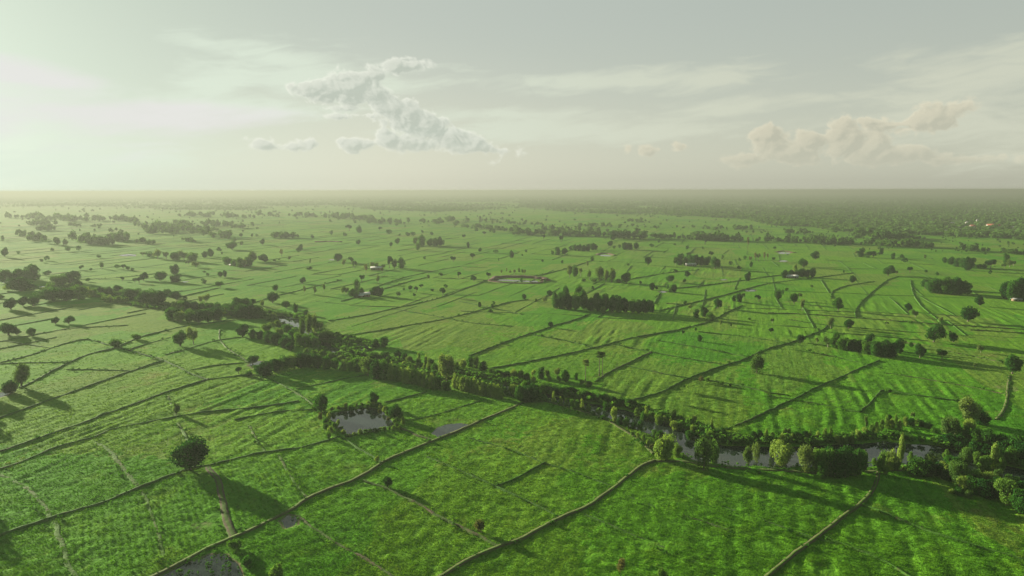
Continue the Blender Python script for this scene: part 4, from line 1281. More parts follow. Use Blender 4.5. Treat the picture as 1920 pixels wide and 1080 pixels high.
# near single trees
for it in ((356, 882, 53, 68, 'R', 'big round dark tree at the head of the dirt track'), (727, 914, 20, 22, 'R', 'small round tree beside the ditch in the open field'), (899, 1000, 27, 26, 'H', 'dry brownish bush by the ditch near the path junction'),
           (1165, 1074, 28, 22, 'H', 'dry thin bush at the bottom of the frame'), (1241, 1090, 24, 22, 'E', 'pale bush cut by the bottom of the frame'), (518, 1092, 30, 34, 'E', 'pale bushes by the flooded corner field'),
           (440, 1030, 20, 26, 'B', 'green bush at the flooded corner by the track end'), (-125, 905, 62, 70, 'R', 'broad dark tree past the sunny edge, its shadow falls on the lowest plots'), (-75, 770, 42, 60, 'D', 'dark tree past the sunny edge, its shadow falls beside the white strip'),
           (-30, 745, 30, 36, 'R', 'dark tree at the sunny edge where the white strip leaves the frame'), (462, 1060, 16, 22, 'B', 'small green bush at the flooded corner'), (40, 725, 37, 32, 'O', 'olive-brown tree beside the white water strip'),
           (20, 737, 20, 26, 'D', 'dark low tree over the white water strip'), (338, 649, 27, 27, 'R', 'round dark tree at the field corner below the hump-backed wood'),
           (363, 646, 34, 22, 'S', 'slender pale tree behind the round corner tree'), (331, 776, 20, 16, 'O', 'small olive tree on the brown strip between fields'), (218, 650, 15, 24, 'B', 'dark bush where two field banks meet'),
           (255, 637, 11, 17, 'B', 'low bush on the bank beyond the bank junction'), (447, 700, 11, 13, 'T', 'tiny open tree beside the pale puddle'), (466, 705, 11, 13, 'B', 'dark bush just past the tiny open tree'),
           (704, 651, 18, 17, 'D', 'dark tree, sunward one of the twin round pair by the river'), (721, 650, 20, 20, 'D', 'dark tree, shadeward one of the twin round pair by the river'), (1419, 700, 33, 32, 'O', 'lone olive tree on the bank casting a long shadow'),
           (1751, 642, 31, 33, 'R', 'big round tree beyond the long shaded grove'), (1787, 642, 16, 16, 'R', 'small round tree next to the big round one'), (1898, 701, 30, 28, 'R', 'round dark tree at the head of the pale lane'),
           (1725, 671, 23, 22, 'R', 'dark tree past the end of the long shaded grove'), (1766, 674, 18, 18, 'T', 'open tree standing in the long grove shadow'), (20, 580, 18, 25, 'R', 'round dark tree with a long shadow below the hazy wood'),
           (43, 574, 16, 19, 'R', 'wide dark tree, first behind the round one'), (63, 574, 17, 21, 'R', 'wide dark tree, second behind the round one'), (16, 628, 20, 30, 'R', 'dark tree clump at the picture edge in the hazy fields'),
           (32, 628, 12, 13, 'R', 'low dark tree beside the edge clump'), (59, 630, 13, 14, 'R', 'little round tree near the edge clump'), (104, 607, 11, 15, 'R', 'brown-green round tree, darker of the paired small ones'),
           (129, 607, 13, 18, 'R', 'wide round tree, greener of the paired small ones'), (707, 866, 12, 10, 'E', 'small pale bush where field banks cross'), (1665, 735, 7, 12, 'B', 'dark bush at the bend of the black ditch')):
    PLANTS.append((*it, ''))

# --- single trees of the plain: named by the clump they stand by -----------------------------------
LANDMARKS = [(675, 770, 'the square pond'), (356, 882, 'the big track tree'), (1125, 700, 'the twin palms'), (1130, 575, 'the long dark grove'), (683, 555, 'the lone white shed'), (715, 504, 'the bright roof grove'),
             (1300, 490, 'the white hut grove'), (1495, 517, 'the farm shed grove'), (970, 526, 'the long bright pond'), (1115, 522, 'the feathery stand'), (1620, 660, 'the long shaded grove'), (1778, 548, 'the round grove'),
             (1420, 490, 'the bare trunk stand'), (460, 495, 'the two pale roof grove'), (310, 483, 'the hazy white pool'), (455, 592, 'the darkest river wood'), (225, 560, 'the hazy river belt'), (800, 460, 'the open upper grove'),
             (1095, 468, 'the short dark row'), (1637, 482, 'the flat crown tree'), (1810, 500, 'the village side row'), (1405, 543, 'the white field pool'), (60, 530, 'the hazy wood')]
SINGLE = parse('''9,482,15,12,R;35,477,6,6,R;99,472,7,7,S;128,472,9,10,R;147,471,10,9,R;87,489,9,10,R;78,492,6,8,S;185,484,6,9,R;152,507,9,9,T;170,508,5,6,R;191,504,12,10,S;220,504,8,10,R;232,505,9,9,T;240,507,8,8,R;249,508,6,7,R;230,527,8,8,T;
253,531,10,9,T;261,531,11,10,T;269,526,14,17,R;300,527,17,21,R;328,514,18,19,D;330,529,16,18,D;322,528,12,10,S;383,532,10,10,D;413,539,12,19,W;413,520,11,11,R;422,519,12,8,D;390,518,6,7,R;383,511,4,6,B;435,468,15,22,R;439,456,10,10,R;453,461,9,9,S;452,447,10,7,T;
492,459,11,11,R;528,481,15,10,K;515,490,5,7,B;523,488,4,5,B;543,488,8,9,S;564,469,12,9,D;560,474,10,10,R;582,496,12,5,S;580,506,7,13,B;567,532,12,14,R;571,550,15,8,S;590,552,17,9,S;607,548,18,7,S;516,546,12,12,R;511,568,20,23,R;
492,576,14,11,S;537,578,14,16,R;554,586,18,12,D;573,591,12,11,D;633,491,16,16,R;645,499,13,11,S;659,495,14,13,T;664,504,18,11,S;678,528,13,14,T;709,531,16,9,S;746,558,13,11,S;757,545,6,6,R;769,547,12,10,T;781,548,12,10,T;790,540,8,9,T;
777,556,7,8,R;810,546,6,7,B;830,556,17,15,T;836,541,9,9,R;803,524,9,9,S;827,519,8,10,T;860,521,12,9,T;888,527,12,15,R;916,521,11,10,T;796,487,7,7,R;850,491,11,11,T;886,486,12,11,T;878,465,12,6,D;900,473,9,9,R;930,475,8,12,R;935,489,6,4,D;959,483,15,10,D;
733,466,13,7,T;745,458,12,12,R;672,459,11,11,R;586,448,8,8,R;730,440,10,13,R;764,443,9,11,B;775,443,9,11,R;712,433,8,9,T;674,437,14,12,M;655,433,12,15,T;647,444,9,10,R;621,441,9,8,R;792,439,8,7,T;809,442,8,8,R;893,435,8,9,R;908,441,8,8,T;870,448,9,10,T;
986,474,7,6,R;979,480,5,4,B;1052,455,15,9,T;1019,449,10,9,T;1144,462,11,13,R;1151,467,7,8,R;1149,450,20,15,D;1222,464,8,11,R;1235,456,8,7,R;1265,460,5,6,B;1288,468,8,8,R;1322,458,11,10,T;1317,467,5,5,B;1054,495,8,7,R;1017,492,6,5,R;1215,497,16,14,R;
1177,498,5,7,B;1333,481,10,10,T;1370,498,9,8,R;1387,491,8,6,R;1397,487,8,7,R;1386,506,8,9,R;1402,527,17,13,D;1256,529,13,18,R;1288,520,12,12,R;1283,530,8,9,R;1267,513,9,10,T;1022,533,9,7,R;978,529,10,8,D;1101,501,13,6,S;1110,489,10,10,D;1223,544,15,13,D;
1231,544,8,9,R;1252,542,10,6,D;1264,548,15,13,D;1256,548,11,9,M;1201,532,6,6,B;983,562,11,10,R;1005,568,9,6,S;1112,544,8,7,R;1033,614,11,10,R;1284,572,9,9,R;1294,580,10,11,S;1305,596,18,12,D;1320,594,20,16,D;1331,601,15,18,M;1346,578,19,20,R;
1376,565,13,9,D;1386,567,17,13,D;1394,561,14,8,S;1422,566,13,12,T;1459,561,18,14,M;1467,552,10,6,D;1489,569,20,16,R;1504,582,22,11,S;1499,560,12,8,S;1572,582,22,18,R;1598,531,14,12,R;1529,487,15,17,R;1452,468,6,6,R;1450,488,6,7,R;1522,539,5,6,B;1582,512,6,3,D;
1674,486,12,8,D;1692,485,8,9,R;1697,493,9,11,R;1734,486,8,7,S;1665,517,18,23,R;1680,516,10,9,S;1706,511,10,12,T;1736,511,5,6,B;1757,518,8,7,R;1856,515,8,6,R;1837,574,16,15,R;1815,603,25,28,R;1703,584,14,13,R;1716,595,14,12,S;1591,616,16,18,R;
1557,616,20,15,S;1448,606,11,9,S;1446,626,12,9,T;1500,642,14,14,R;1531,643,10,10,S;1839,661,13,13,S;1828,689,9,7,S;1280,628,9,9,T;1304,621,8,6,R;1311,640,13,10,D;1351,611,12,6,S;1370,613,8,6,S;1314,716,13,12,H;1326,716,10,9,B;1353,722,9,9,B;1369,724,6,6,B;
1662,609,6,8,S;1707,606,5,10,B;1763,604,10,10,S;1781,628,8,7,S;1405,600,5,7,B;1475,545,6,7,B;900,575,5,5,B;923,578,10,8,D;926,571,8,7,D;899,576,11,7,D;919,586,8,11,B''')
small = lambda h: 'tiny' if h < 9 else ('small' if h < 14 else 'tall')
rel = {}
for p in SINGLE:
    best = min(LANDMARKS, key=lambda q: (q[0] - p[0]) ** 2 + (3.2 * (q[1] - p[1])) ** 2)
    dx, dy = p[0] - best[0], 3.2 * (p[1] - best[1])
    if abs(dx) > abs(dy):
        rl = 'sunward of' if dx < 0 else 'shadeward of'
    else:
        rl = 'beyond' if dy < 0 else 'this side of'
    rel.setdefault((p[4], small(p[2]), rl, best[2]), []).append((dx * dx + dy * dy, p))
for (code, sz, rl, lm), L in rel.items():
    L.sort()
    for i, (_, p) in enumerate(L):
        lk = LOOK[code].replace('tall ', '')
        lab = f'{sz} {lk} {rl} {lm}' if len(L) == 1 else f'{sz} {lk}, {ordw(i)} such {rl} {lm}'
        PLANTS.append((*p, lab, 'single trees scattered over the rice plain'))

# --- build them ------------------------------------------------------------------------------------
seen_labels = {}
vi = 0
for px, py, h, w, code, lab, grp in PLANTS:
    if h <= 0:
        continue
    x, y, _ = at(px, py)
    dep = math.atan2(CAM_H, math.hypot(x, y))
    H = metres(px, py, h) / max(math.cos(dep), 0.8)
    Wd = metres(px, py, w) * (1.0 if 'near bank' in grp or 'gap' in grp else 1.16 if 'river' in grp or 'bank' in grp else 1.05)
    if code == 'P':
        Wd = H
    if lab in seen_labels:
        seen_labels[lab] += 1
        print('SAME LABEL', lab)
    seen_labels[lab] = 1
    vs = SHAPES[code]
    k = vi % len(vs); vi += 1
    rz = rnd.uniform(0, 6.28)
    z0 = -0.05
    if math.hypot(x, y) < 1300:
        q = min(seg_dist(np.array([x]), np.array([y]), riv, rivw)[0], seg_dist(np.array([x]), np.array([y]), bra, braw)[0])
        if q < 4.5:
            t_ = max(min(q / 4.5, 1), -0.3)
            z0 = -1.35 * (1 - max(t_, 0)) ** 2 if t_ > 0 else -1.4
    sc = (Wd, Wd * rnd.uniform(0.9, 1.1), H * rnd.uniform(0.96, 1.04) - z0)
    if h < 11 and code not in 'TSKP':
        o = link(NAME[code], low_mesh(code)[k], label=lab, category=CAT.get(code, 'tree'), group=grp)
        o.location = (x, y, z0); o.rotation_euler = (0, 0, rz); o.scale = sc
    else:
        cm, tm = vs[k]
        if tm is None:
            o = link(NAME[code], cm, label=lab, category=CAT.get(code, 'tree'), group=grp)
        else:
            o = link(NAME[code], None, label=lab, category=CAT.get(code, 'tree'), group=grp)
            link('crown', cm, o); link('trunk', tm, o)
        o.location = (x, y, z0); o.rotation_euler = (0, 0, rz); o.scale = sc

# ------------------------------------------------------------------ distant trees past counting
def tree_templates(nq, seeds, size):
    out = []
    for s_ in seeds:
        r = np.random.RandomState(s_)
        bl = ellipsoid_blobs(r, 7, 0.55, 0.46, 0.42, 0.22, 0.95, 0.3) + [(0, 0, 0.45, 0.36, 0.36)]
        cc, d = crown_points(bl, nq, r)
        out.append(leaf_quads(cc, d, size, r).reshape(-1, 3))
    return out


T_MID = tree_templates(90, range(40, 48), 0.15)
T_FAR = tree_templates(26, range(50, 58), 0.24)


def mass(name, items, templates, mat, label, cat):
    """many small trees in one object"""
    V = []
    for x, y, h, w in items:
        t_ = templates[rnd.randrange(len(templates))]
        an = rnd.uniform(0, 6.28); c_, s_ = math.cos(an), math.sin(an)
        q = np.empty_like(t_)
        q[:, 0] = (t_[:, 0] * c_ - t_[:, 1] * s_) * w + x
        q[:, 1] = (t_[:, 0] * s_ + t_[:, 1] * c_) * w + y
        q[:, 2] = t_[:, 2] * h
        V.append(q)
    v = np.concatenate(V)
    f = np.arange(len(v)).reshape(-1, 4)
    return link(name, mesh_from(name, v, f, [mat]), kind='stuff', label=label, category=cat)


rows = []


def tree_row(pts, h, n, spread=1.5, hv=0.5, w=0.9):
    n = int(n * 0.62); spread *= 1.25
    seg = resample([(p[0], p[1]) for p in pts], 4.0)
    for _ in range(n):
        k = rnd.randrange(len(seg))
        px, py = seg[k]
        px += rnd.uniform(-4, 4); py += rnd.uniform(-spread, spread)
        x, y, _z = at(px, py)
        if VN(np.array([x / 22.0]), np.array([y / 40.0]))[0] < 0.40:
            continue
        hh = metres(px, py, h * rnd.uniform(1 - hv, 1 + hv * 0.7))
        rows.append((x, y, hh, hh * w * rnd.uniform(0.7, 1.5)))


tree_row([(880, 427), (960, 433)], 8, 70); tree_row([(845, 424), (905, 429), (960, 432)], 8, 40, 2)
tree_row([(925, 437), (960, 440), (1060, 442), (1150, 444)], 11, 210, 1.2); tree_row([(960, 434), (1060, 436), (1140, 440)], 12, 90, 2)
tree_row([(1155, 447), (1180, 447), (1205, 448)], 15, 44, 1.2); tree_row([(1205, 447), (1300, 449)], 9, 80, 1.2)
tree_row([(1300, 449), (1370, 452), (1440, 453)], 13, 150, 1.4); tree_row([(1440, 451), (1540, 457), (1600, 458)], 10, 130, 1.4); tree_row([(1510, 452), (1560, 455)], 11, 50, 2)
tree_row([(1555, 458), (1640, 461), (1720, 463)], 11, 150, 1.5); tree_row([(1660, 446), (1685, 448)], 12, 40, 2); tree_row([(1685, 449), (1725, 450)], 7, 30, 1)
tree_row([(1720, 463), (1780, 467), (1830, 471)], 9, 90, 1.2); tree_row([(1815, 472), (1870, 474), (1925, 478)], 7, 100, 1.2); tree_row([(1600, 446), (1660, 448)], 15, 70, 3)
tree_row([(1085, 424), (1150, 425), (1280, 428), (1400, 431)], 6, 120, 1); tree_row([(1340, 431), (1400, 430), (1420, 429)], 7, 50, 1); tree_row([(1470, 437), (1520, 438)], 8, 40, 1.5)
tree_row([(960, 420), (1060, 422)], 6, 50, 1.5); tree_row([(1080, 424), (1130, 424)], 7, 24, 1); tree_row([(1170, 415), (1210, 416)], 6, 24, 1.5)
tree_row([(790, 418), (850, 418)], 9, 40, 2.5); tree_row([(840, 412), (960, 418)], 7, 60, 3)
tree_row([(480, 404), (560, 406), (640, 408), (700, 413)], 8, 170, 2); tree_row([(690, 418), (740, 420), (768, 419)], 9, 80, 1.6); tree_row([(635, 411), (690, 413)], 8, 60, 2)
tree_row([(505, 446), (535, 446), (556, 446)], 10, 50, 1); tree_row([(748, 442), (762, 442)], 7, 12, 1)
tree_row([(340, 405), (420, 407), (480, 409)], 8, 100, 2); tree_row([(330, 424), (360, 425), (420, 424)], 10, 90, 4); tree_row([(425, 426), (450, 427), (480, 428)], 8, 70, 2); tree_row([(380, 440), (400, 446), (430, 446)], 12, 50, 3)
tree_row([(345, 453), (365, 454)], 7, 26, 1); tree_row([(290, 428), (330, 430), (360, 432)], 10, 60, 3); tree_row([(320, 436), (360, 436), (410, 434)], 11, 60, 3)
tree_row([(0, 455), (30, 456)], 14, 30, 2); tree_row([(36, 442), (60, 444), (80, 447)], 8, 34, 2); tree_row([(85, 458), (110, 459), (125, 459)], 13, 50, 2); tree_row([(130, 455), (165, 456)], 14, 30, 2); tree_row([(170, 458), (200, 460), (208, 460)], 14, 50, 2)
tree_row([(210, 450), (240, 452)], 13, 34, 2); tree_row([(55, 450), (80, 453)], 10, 24, 2); tree_row([(0, 410), (60, 410), (110, 412)], 8, 70, 3); tree_row([(45, 421), (80, 423), (100, 424)], 8, 50, 1.6); tree_row([(78, 432), (100, 434)], 9, 20, 1.4)
tree_row([(110, 412), (180, 414), (255, 416)], 9, 120, 3); tree_row([(130, 424), (190, 426)], 5, 40, 1); tree_row([(255, 424), (280, 428), (320, 432)], 10, 60, 3); tree_row([(260, 455), (285, 458)], 10, 16, 2); tree_row([(275, 435), (325, 438)], 12, 50, 3)
tree_row([(205, 435), (212, 435)], 7, 4, 1); tree_row([(220, 435), (235, 436)], 7, 10, 1)
for _ in range(420):      # single trees in the distant fields
    px = rnd.uniform(0, 1920); e = float(edge_y(px))
    py = rnd.uniform(e, e + 34) if px > 500 or rnd.random() < 0.4 else rnd.uniform(388, 446)
    x, y, _z = at(px, py)
    hh = metres(px, py, rnd.uniform(2.5, 7) * (0.6 + 0.4 * min((py - e) / 30, 1.6)))
    rows.append((x, y, hh, hh * rnd.uniform(0.7, 1.4)))
mass('distant_treeline', rows, T_MID, M['leaf_far'], 'grey-green tree lines and dots across the far plain', 'tree line')
# woodland: thick towards the horizon, thinner on the sunny side
wood = []
N = 36000
px = nrs.uniform(-60, 1980, N); py = 362.2 + (edge_y(px) + 5 - 362.2) * nrs.rand(N) ** 1.25
X_, Y_ = atv(px, py)
dn_ = wood_density(px, py - 2, X_, Y_)
keepm = nrs.rand(N) < (0.03 + 0.97 * dn_) * np.where((px > 1765) & (px < 1908) & (py > 414) & (py < 440), 0.3, 1.0)
for i in np.nonzero(keepm)[0]:
    hh = nrs.uniform(7, 13)
    wood.append((X_[i], Y_[i], hh, hh * nrs.uniform(0.9, 2.0)))
print('woodland trees', len(wood), 'plants', len(PLANTS))
mass('woodland', wood, T_FAR, M['leaf_far'], 'broken woodland that thickens into the hazy horizon', 'woodland')

# ------------------------------------------------------------------ undergrowth on the wet banks
T_BUSH = tree_templates(34, range(70, 78), 0.17)
und = []
for pts, wd in ((riv, rivw), (bra, braw)):
    P_ = resample([(p[0], p[1], w) for p, w in zip(pts, wd)], 1.0)
    for i in range(1, len(P_) - 1):
        x, y, w = P_[i]
        if not (150 < math.hypot(x, y) < 900) or y < 0:
            continue
        dx, dy = P_[i + 1][0] - P_[i - 1][0], P_[i + 1][1] - P_[i - 1][1]
        L = math.hypot(dx, dy) or 1
        for sd in (-1, 1):
            for _k in range(3):
                off = w + (rnd.uniform(1.6, 7.5) if rnd.random() < 0.75 else rnd.uniform(0.4, 2))
                near = x * -dy / L * sd + y * dx / L * sd < 0      # the bank on the camera's side stays low there
                hh = rnd.uniform(0.8, 2.6) * (1.35 if rnd.random() < 0.3 else 0.9)
                if near and x > 20:
                    if rnd.random() < 0.6:
                        continue
                    hh *= 0.45
                und.append((x - dy / L * off * sd, y + dx / L * off * sd, hh, hh * rnd.uniform(1.0, 2.0)))
for i in range(len(pond)):
    a, b_ = pond[i], pond[(i + 1) % len(pond)]
    for _ in range(24):
        t_ = rnd.random()
        x = a[0] + (b_[0] - a[0]) * t_; y = a[1] + (b_[1] - a[1]) * t_
        dx, dy = x - (pond[0][0] + pond[4][0]) / 2, y - (pond[0][1] + pond[4][1]) / 2
        L = math.hypot(dx, dy) or 1
        k = rnd.uniform(1.8, 4.2)
        hh = rnd.uniform(0.5, 1.3)
        und.append((x + dx / L * k, y + dy / L * k, hh, hh * rnd.uniform(1, 2)))
mass('undergrowth', und, T_BUSH, M['leaf_mid'], 'rank low growth along the river banks and pond', 'undergrowth')
ROWS = [([(400, 884), (518, 856), (572, 934), (450, 1000), (425, 940)], ((470, 880), (505, 950)), 1.9), ([(120, 985), (258, 925), (300, 1040), (200, 1075), (140, 1060)], ((190, 960), (196, 1060)), 1.9),
        ([(272, 925), (375, 890), (420, 990), (325, 1040)], ((300, 930), (318, 1030)), 1.9), ([(370, 805), (465, 795), (490, 845), (400, 865)], ((420, 800), (432, 850)), 1.7), ([(500, 790), (598, 775), (625, 815), (505, 845)], ((550, 785), (575, 825)), 1.7)]


# the crop itself: blades in clumps, finer near the camera's side of the plain
def rice_mesh(n):
    r = np.random.RandomState(77)
    s_ = r.uniform(1 / 640.0, 1 / 85.0, n)
    dd = 1 / s_
    an = r.uniform(R(-47), R(47), n)
    x = np.sin(an) * dd; y = np.cos(an) * dd
    # thinner in wheel gaps and in weak spots
    dens = VN(x / 7, y / 7) * 0.6 + VN2(x / 2.2, y / 2.2) * 0.4
    keep = (dens > 0.22) & (dd < r.uniform(330, 640, n)) & (r.rand(n) < np.clip(dd / 165, 0.35, 1))
    x, y, dd = x[keep], y[keep], dd[keep]
    z, dirt, wet = terrain(x, y)
    trk = np.full(x.shape, 1e3)
    for pl, w, h in TRACKS:
        p = pts2d(pl)
        trk = np.minimum(trk, seg_dist(x, y, p, [w * 0.40] * len(p)))
    keep = (wet > np.where(wet > 100, 0, r.uniform(-0.6, 3.0, len(x)))) & (dirt < r.uniform(0.15, 0.7, len(x))) & (trk > 0.2)
    x, y, z, dd = x[keep], y[keep], z[keep], dd[keep]
    n = len(x)
    grow = 0.55 + 0.9 * VN(x / 3.3 + 70, y / 3.3) * (0.5 + VN(x / 40, y / 40 + 3))
    hgt = 0.25 * grow * r.uniform(0.7, 1.3, n)
    for poly, (p0, p1), per in ROWS:      # drilled plots: the rows show
        q = poly_dist(x, y, pts2d(poly))
        a0 = Vector(at(*p0)); a1 = Vector(at(*p1)); dr = (a1 - a0).normalized()
        ph = (-x * dr.y + y * dr.x) / per * 2 * math.pi
        hgt = np.where(q < 0, hgt * (0.35 + 1.15 * (0.5 + 0.5 * np.sin(ph)) ** 1.5), hgt)
    wid = np.clip(dd / 1500.0, 0.10, 0.5) * r.uniform(0.7, 1.3, n)
    out = []
    for k in range(3):
        a = r.uniform(0, 6.28, n)
        lean = hgt * r.uniform(0.4, 1.8, n)
        ux, uy = np.cos(a), np.sin(a)
        sx, sy = -uy * wid * 0.5, ux * wid * 0.5
        bx = x + ux * wid * 0.25; by = y + uy * wid * 0.25
        b0 = np.stack([bx - sx, by - sy, z - 0.05], 1); b1 = np.stack([bx + sx, by + sy, z - 0.05], 1)
        t0 = np.stack([bx + ux * lean - sx * 0.35, by + uy * lean - sy * 0.35, z + hgt], 1)
        t1 = np.stack([bx + ux * lean + sx * 0.35, by + uy * lean + sy * 0.35, z + hgt], 1)
        out.append(np.stack([b0, b1, t1, t0], 1).reshape(-1, 3))
    v = np.concatenate(out)
    return v, np.arange(len(v)).reshape(-1, 4)


mt = bpy.data.materials.new('rice_leaf'); mt.use_nodes = True
t = NT(mt.node_tree); t.n.clear()
o_ = t.new('ShaderNodeOutputMaterial')
_p, g, *_r = rice_colour(t)
d_ = t.new('ShaderNodeBsdfDiffuse'); tr = t.new('ShaderNodeBsdfTranslucent'); mx = t.new('ShaderNodeMixShader')
t.l.new(g, d_.inputs[0]); t.l.new(t.mix(1.0, g, (1.2, 1.1, 0.6), 'MULTIPLY'), tr.inputs[0])
mx.inputs[0].default_value = 0.42
t.l.new(d_.outputs[0], mx.inputs[1]); t.l.new(tr.outputs[0], mx.inputs[2]); t.l.new(mx.outputs[0], o_.inputs[0])
v, f = rice_mesh(820000)
print('rice blades', len(f))
link('rice_grass', mesh_from('rice_grass', v, f, [mt]), kind='stuff', label='green rice standing thick in the plots', category='rice')
# tufts on the banks between the fields and in the flooded corner
tuf = []
for pl, w, h, mn in BANKS + [(a, b_, c_, 'track') for a, b_, c_ in TRACKS]:
    P_ = resample(pts2d(pl), 1.5)
    for x, y in P_:
        dd_ = math.hypot(x, y)
        if dd_ > 1000 or rnd.random() > (0.55 if dd_ < 500 else 0.32):
            continue
        hh = rnd.uniform(0.3, 0.85) * (1.9 if rnd.random() < 0.08 else 1) * (1 if dd_ < 450 else 1.5)
        o_ = w * rnd.choice((-1, 1)) * rnd.uniform(0.6, 1.3)
        tuf.append((x + rnd.uniform(-.5, .5) + o_ * 0.5, y + o_, hh, hh * rnd.uniform(1.2, 2.2)))
x0, y0, _ = at(385, 1062)
for _ in range(110):
    hh = rnd.uniform(0.3, 0.9)
    tuf.append((x0 + rnd.gauss(0, 8), y0 + rnd.gauss(0, 4.5), hh, hh * rnd.uniform(1, 2)))
mass('weeds', tuf, T_BUSH, M['leaf_mid'], 'weeds growing along the field banks', 'weeds')

# ------------------------------------------------------------------ huts and houses
def house(name, cat, px, py, w, d, h, rh, rot, roof, wall, label, group='', win=True):
    """gabled building: walls, overhanging roof, door and windows"""
    x, y, _ = at(px, py)
    o = link(name, None, label=label, category=cat, group=group)
    o.location = (x, y, 0); o.rotation_euler = (0, 0, R(rot))
    V = [(-w / 2, -d / 2, -0.2), (w / 2, -d / 2, -0.2), (w / 2, d / 2, -0.2), (-w / 2, d / 2, -0.2), (-w / 2, -d / 2, h), (w / 2, -d / 2, h), (w / 2, d / 2, h), (-w / 2, d / 2, h), (-w / 2, 0, h + rh), (w / 2, 0, h + rh)]
    F = [(0, 1, 5, 4), (2, 3, 7, 6), (1, 2, 6, 9, 5), (3, 0, 4, 8, 7), (0, 3, 2, 1)]
    link('wall', mesh_from('wall', V, F, [M[wall]]), o)
    e = 0.6; k = rh / (d / 2); th = 0.18
    RV, RF = [], []
    for s_ in (-1, 1):
        q = [(-w / 2 - e, s_ * (d / 2 + e), h - e * k + 0.06), (w / 2 + e, s_ * (d / 2 + e), h - e * k + 0.06), (w / 2 + e, 0, h + rh + 0.06), (-w / 2 - e, 0, h + rh + 0.06)]
        o_ = len(RV)
        RV += q + [(a, b_, c_ + th) for a, b_, c_ in q]
        fs = [(0, 1, 2, 3), (7, 6, 5, 4), (0, 4, 5, 1), (1, 5, 6, 2), (2, 6, 7, 3), (3, 7, 4, 0)]
        RF += [tuple(i + o_ for i in f_) for f_ in fs]
    link('roof', mesh_from('roof', RV, RF, [M[roof]]), o)

    def panel(nm, cx_, z0_, z1_, pw):
        yy = -d / 2 - 0.05
        vv = [(cx_ - pw / 2, yy, z0_), (cx_ + pw / 2, yy, z0_), (cx_ + pw / 2, yy, z1_), (cx_ - pw / 2, yy, z1_)]
        vv += [(a, b_ + 0.08, c_) for a, b_, c_ in vv]
        link(nm, mesh_from(nm, vv, [(0, 1, 2, 3), (4, 7, 6, 5), (0, 4, 5, 1), (1, 5, 6, 2), (2, 6, 7, 3), (3, 7, 4, 0)], [M['dark']]), o)
    panel('door', -w * 0.2, 0, min(2.1, h * 0.8), 1.0)
    if win:
        panel('window', w * 0.2, h * 0.4, h * 0.75, 1.2)
    return o


house('farm_shed', 'shed', 684, 556, 9, 7, 2.6, 1.5, 20, 'white_roof', 'wall_wood', 'lone white-roofed shed between two dark tree clumps')
house('farm_shed', 'shed', 676.5, 557.5, 4, 3, 2.0, 0.8, 20, 'white_roof', 'wall_wood', 'little pale lean-to beside the lone white shed', win=False)
house('farm_shed', 'shed', 706, 505.5, 14, 6, 2.4, 1.4, 5, 'white_roof', 'wall_wood', 'bright low roof in the ragged grove')
for k, (px, w) in enumerate(((1290, 6), (1294.5, 5), (1300, 6))):
    house('farm_shed', 'shed', px, 498.6, w, 5, 2.4, 1.3, 10 * k - 10, 'white_roof', 'wall_white', f'white hut in the dark grove row, {ORD[k]} from the sunny end', 'white huts under the grove')
for k, (px, w) in enumerate(((1478, 5), (1483.5, 6), (1491, 5))):
    house('farm_shed', 'shed', px, 521.2, w, 5, 2.2, 1.2, 8 * k - 8, 'white_roof', 'wall_white', f'white shed of the small farm, {ORD[k]} from the sunny end', 'white sheds of the small farm')
house('farm_shed', 'shed', 437, 498, 8, 4, 1.6, 1.0, -10, 'grey_roof', 'wall_wood', 'long pale roof among the hazy grove trees')
house('farm_shed', 'shed', 461, 499, 6, 5, 2.4, 1.5, 10, 'white_roof', 'wall_wood', 'short pale roof among the hazy grove trees')
house('farm_shed', 'shed', 1906, 564.5, 7, 4, 1.8, 0.9, 0, 'grey_roof', 'wall_wood', 'pale shed under the grove cut by the frame')
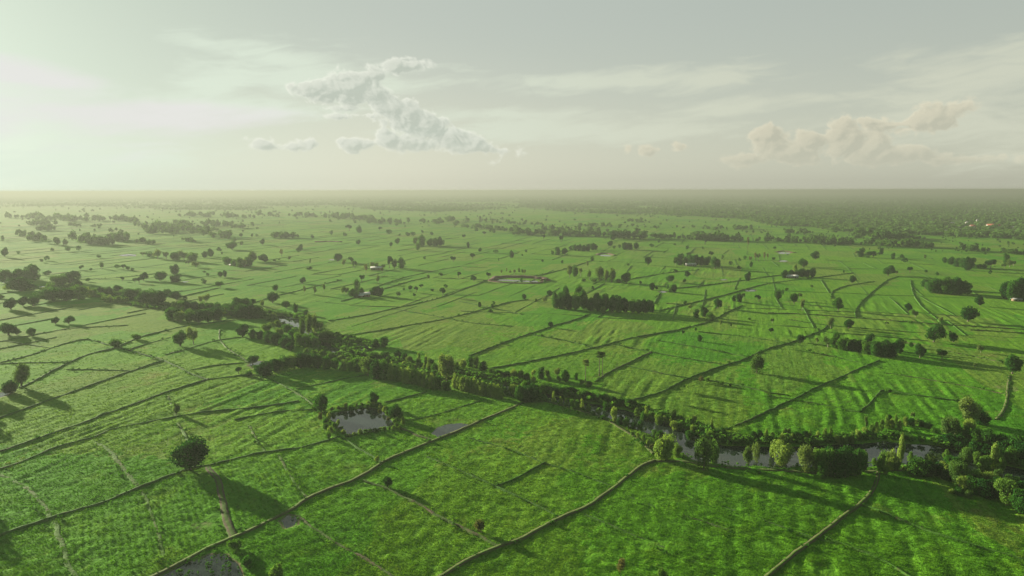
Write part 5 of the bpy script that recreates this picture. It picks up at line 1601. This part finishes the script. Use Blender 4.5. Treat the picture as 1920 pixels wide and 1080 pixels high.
for i, (px, py, w, d, h, rh, rot, roof, lab) in enumerate((
        (1862, 426.5, 52, 20, 7, 8, -4, 'red_roof', 'largest red-roofed hall with white walls in the far village'), (1823, 427, 26, 16, 6, 6, 15, 'red_roof', 'bright orange-red roof with a white gable in the village'),
        (1836, 431, 26, 14, 5, 5, 0, 'red_roof', 'low dull red roof in the village, below the brighter ones'), (1783, 420, 26, 12, 5, 3, 0, 'grey_roof', 'long pale roof at the sunny end of the village'),
        (1798, 429, 14, 10, 5, 4, 20, 'grey_roof', 'small grey roof below the long pale one'), (1814, 419.5, 16, 12, 5, 4, 0, 'grey_roof', 'grey roof behind the orange-red one'), (1832, 418.5, 8, 8, 12, 6, 0, 'grey_roof', 'slim white tower-like house in the village'),
        (1876, 437, 22, 14, 6, 5, 30, 'grey_roof', 'pale house at the field edge of the village'), (1900, 428.5, 18, 12, 5, 4, 0, 'grey_roof', 'small pale roof beyond the red hall'), (1771, 436, 20, 12, 6, 4, 0, 'grey_roof', 'brown-grey house at the wood edge'),
        (1697, 427.5, 24, 12, 5, 4, 10, 'grey_roof', 'pale pinkish house in the dark wood'), (1604, 427.5, 22, 12, 5, 3, 0, 'grey_roof', 'bluish long roof in the dark wood'), (1806, 424, 20, 12, 5, 4, 0, 'grey_roof', 'grey roof in the middle of the village'))):
    house('house', 'house', px, py, w * 0.62, d * 0.66, h * 0.66, rh * 0.6, rot, roof, 'wall_white', lab, 'houses of the far village')

# ------------------------------------------------------------------ air
def box(name, x0, x1, y0, y1, z0, z1, mat):
    V = [(x, y, z) for z in (z0, z1) for y in (y0, y1) for x in (x0, x1)]
    F = [(0, 2, 3, 1), (4, 5, 7, 6), (0, 1, 5, 4), (2, 6, 7, 3), (0, 4, 6, 2), (1, 3, 7, 5)]
    return link(name, mesh_from(name, V, F, [mat]))


def volume(name, color, density, aniso):
    mt = bpy.data.materials.new(name)
    mt.use_nodes = True
    t = NT(mt.node_tree); t.n.clear()
    o = t.new('ShaderNodeOutputMaterial')
    v = t.new('ShaderNodeVolumePrincipled')
    v.inputs['Color'].default_value = (*color, 1)
    v.inputs['Density'].default_value = density
    v.inputs['Anisotropy'].default_value = aniso
    t.l.new(v.outputs[0], o.inputs['Volume'])
    return mt


hz = box('haze', -43000, 43000, -43000, 43000, -4.5, 103.0, volume('haze', (0.205, 0.225, 0.205), 2.1e-4, 0.28))
hz['kind'] = 'stuff'; hz['label'] = 'pale evening haze over the whole plain'; hz['category'] = 'haze'

S.render.engine = 'CYCLES'
cy_ = S.cycles
cy_.use_denoising = True
cy_.max_bounces = 6
cy_.diffuse_bounces = 3
cy_.glossy_bounces = 2
cy_.transmission_bounces = 3
cy_.volume_bounces = 1
cy_.use_adaptive_sampling = True
cy_.adaptive_threshold = 0.01
cy_.sample_clamp_indirect = 4.0
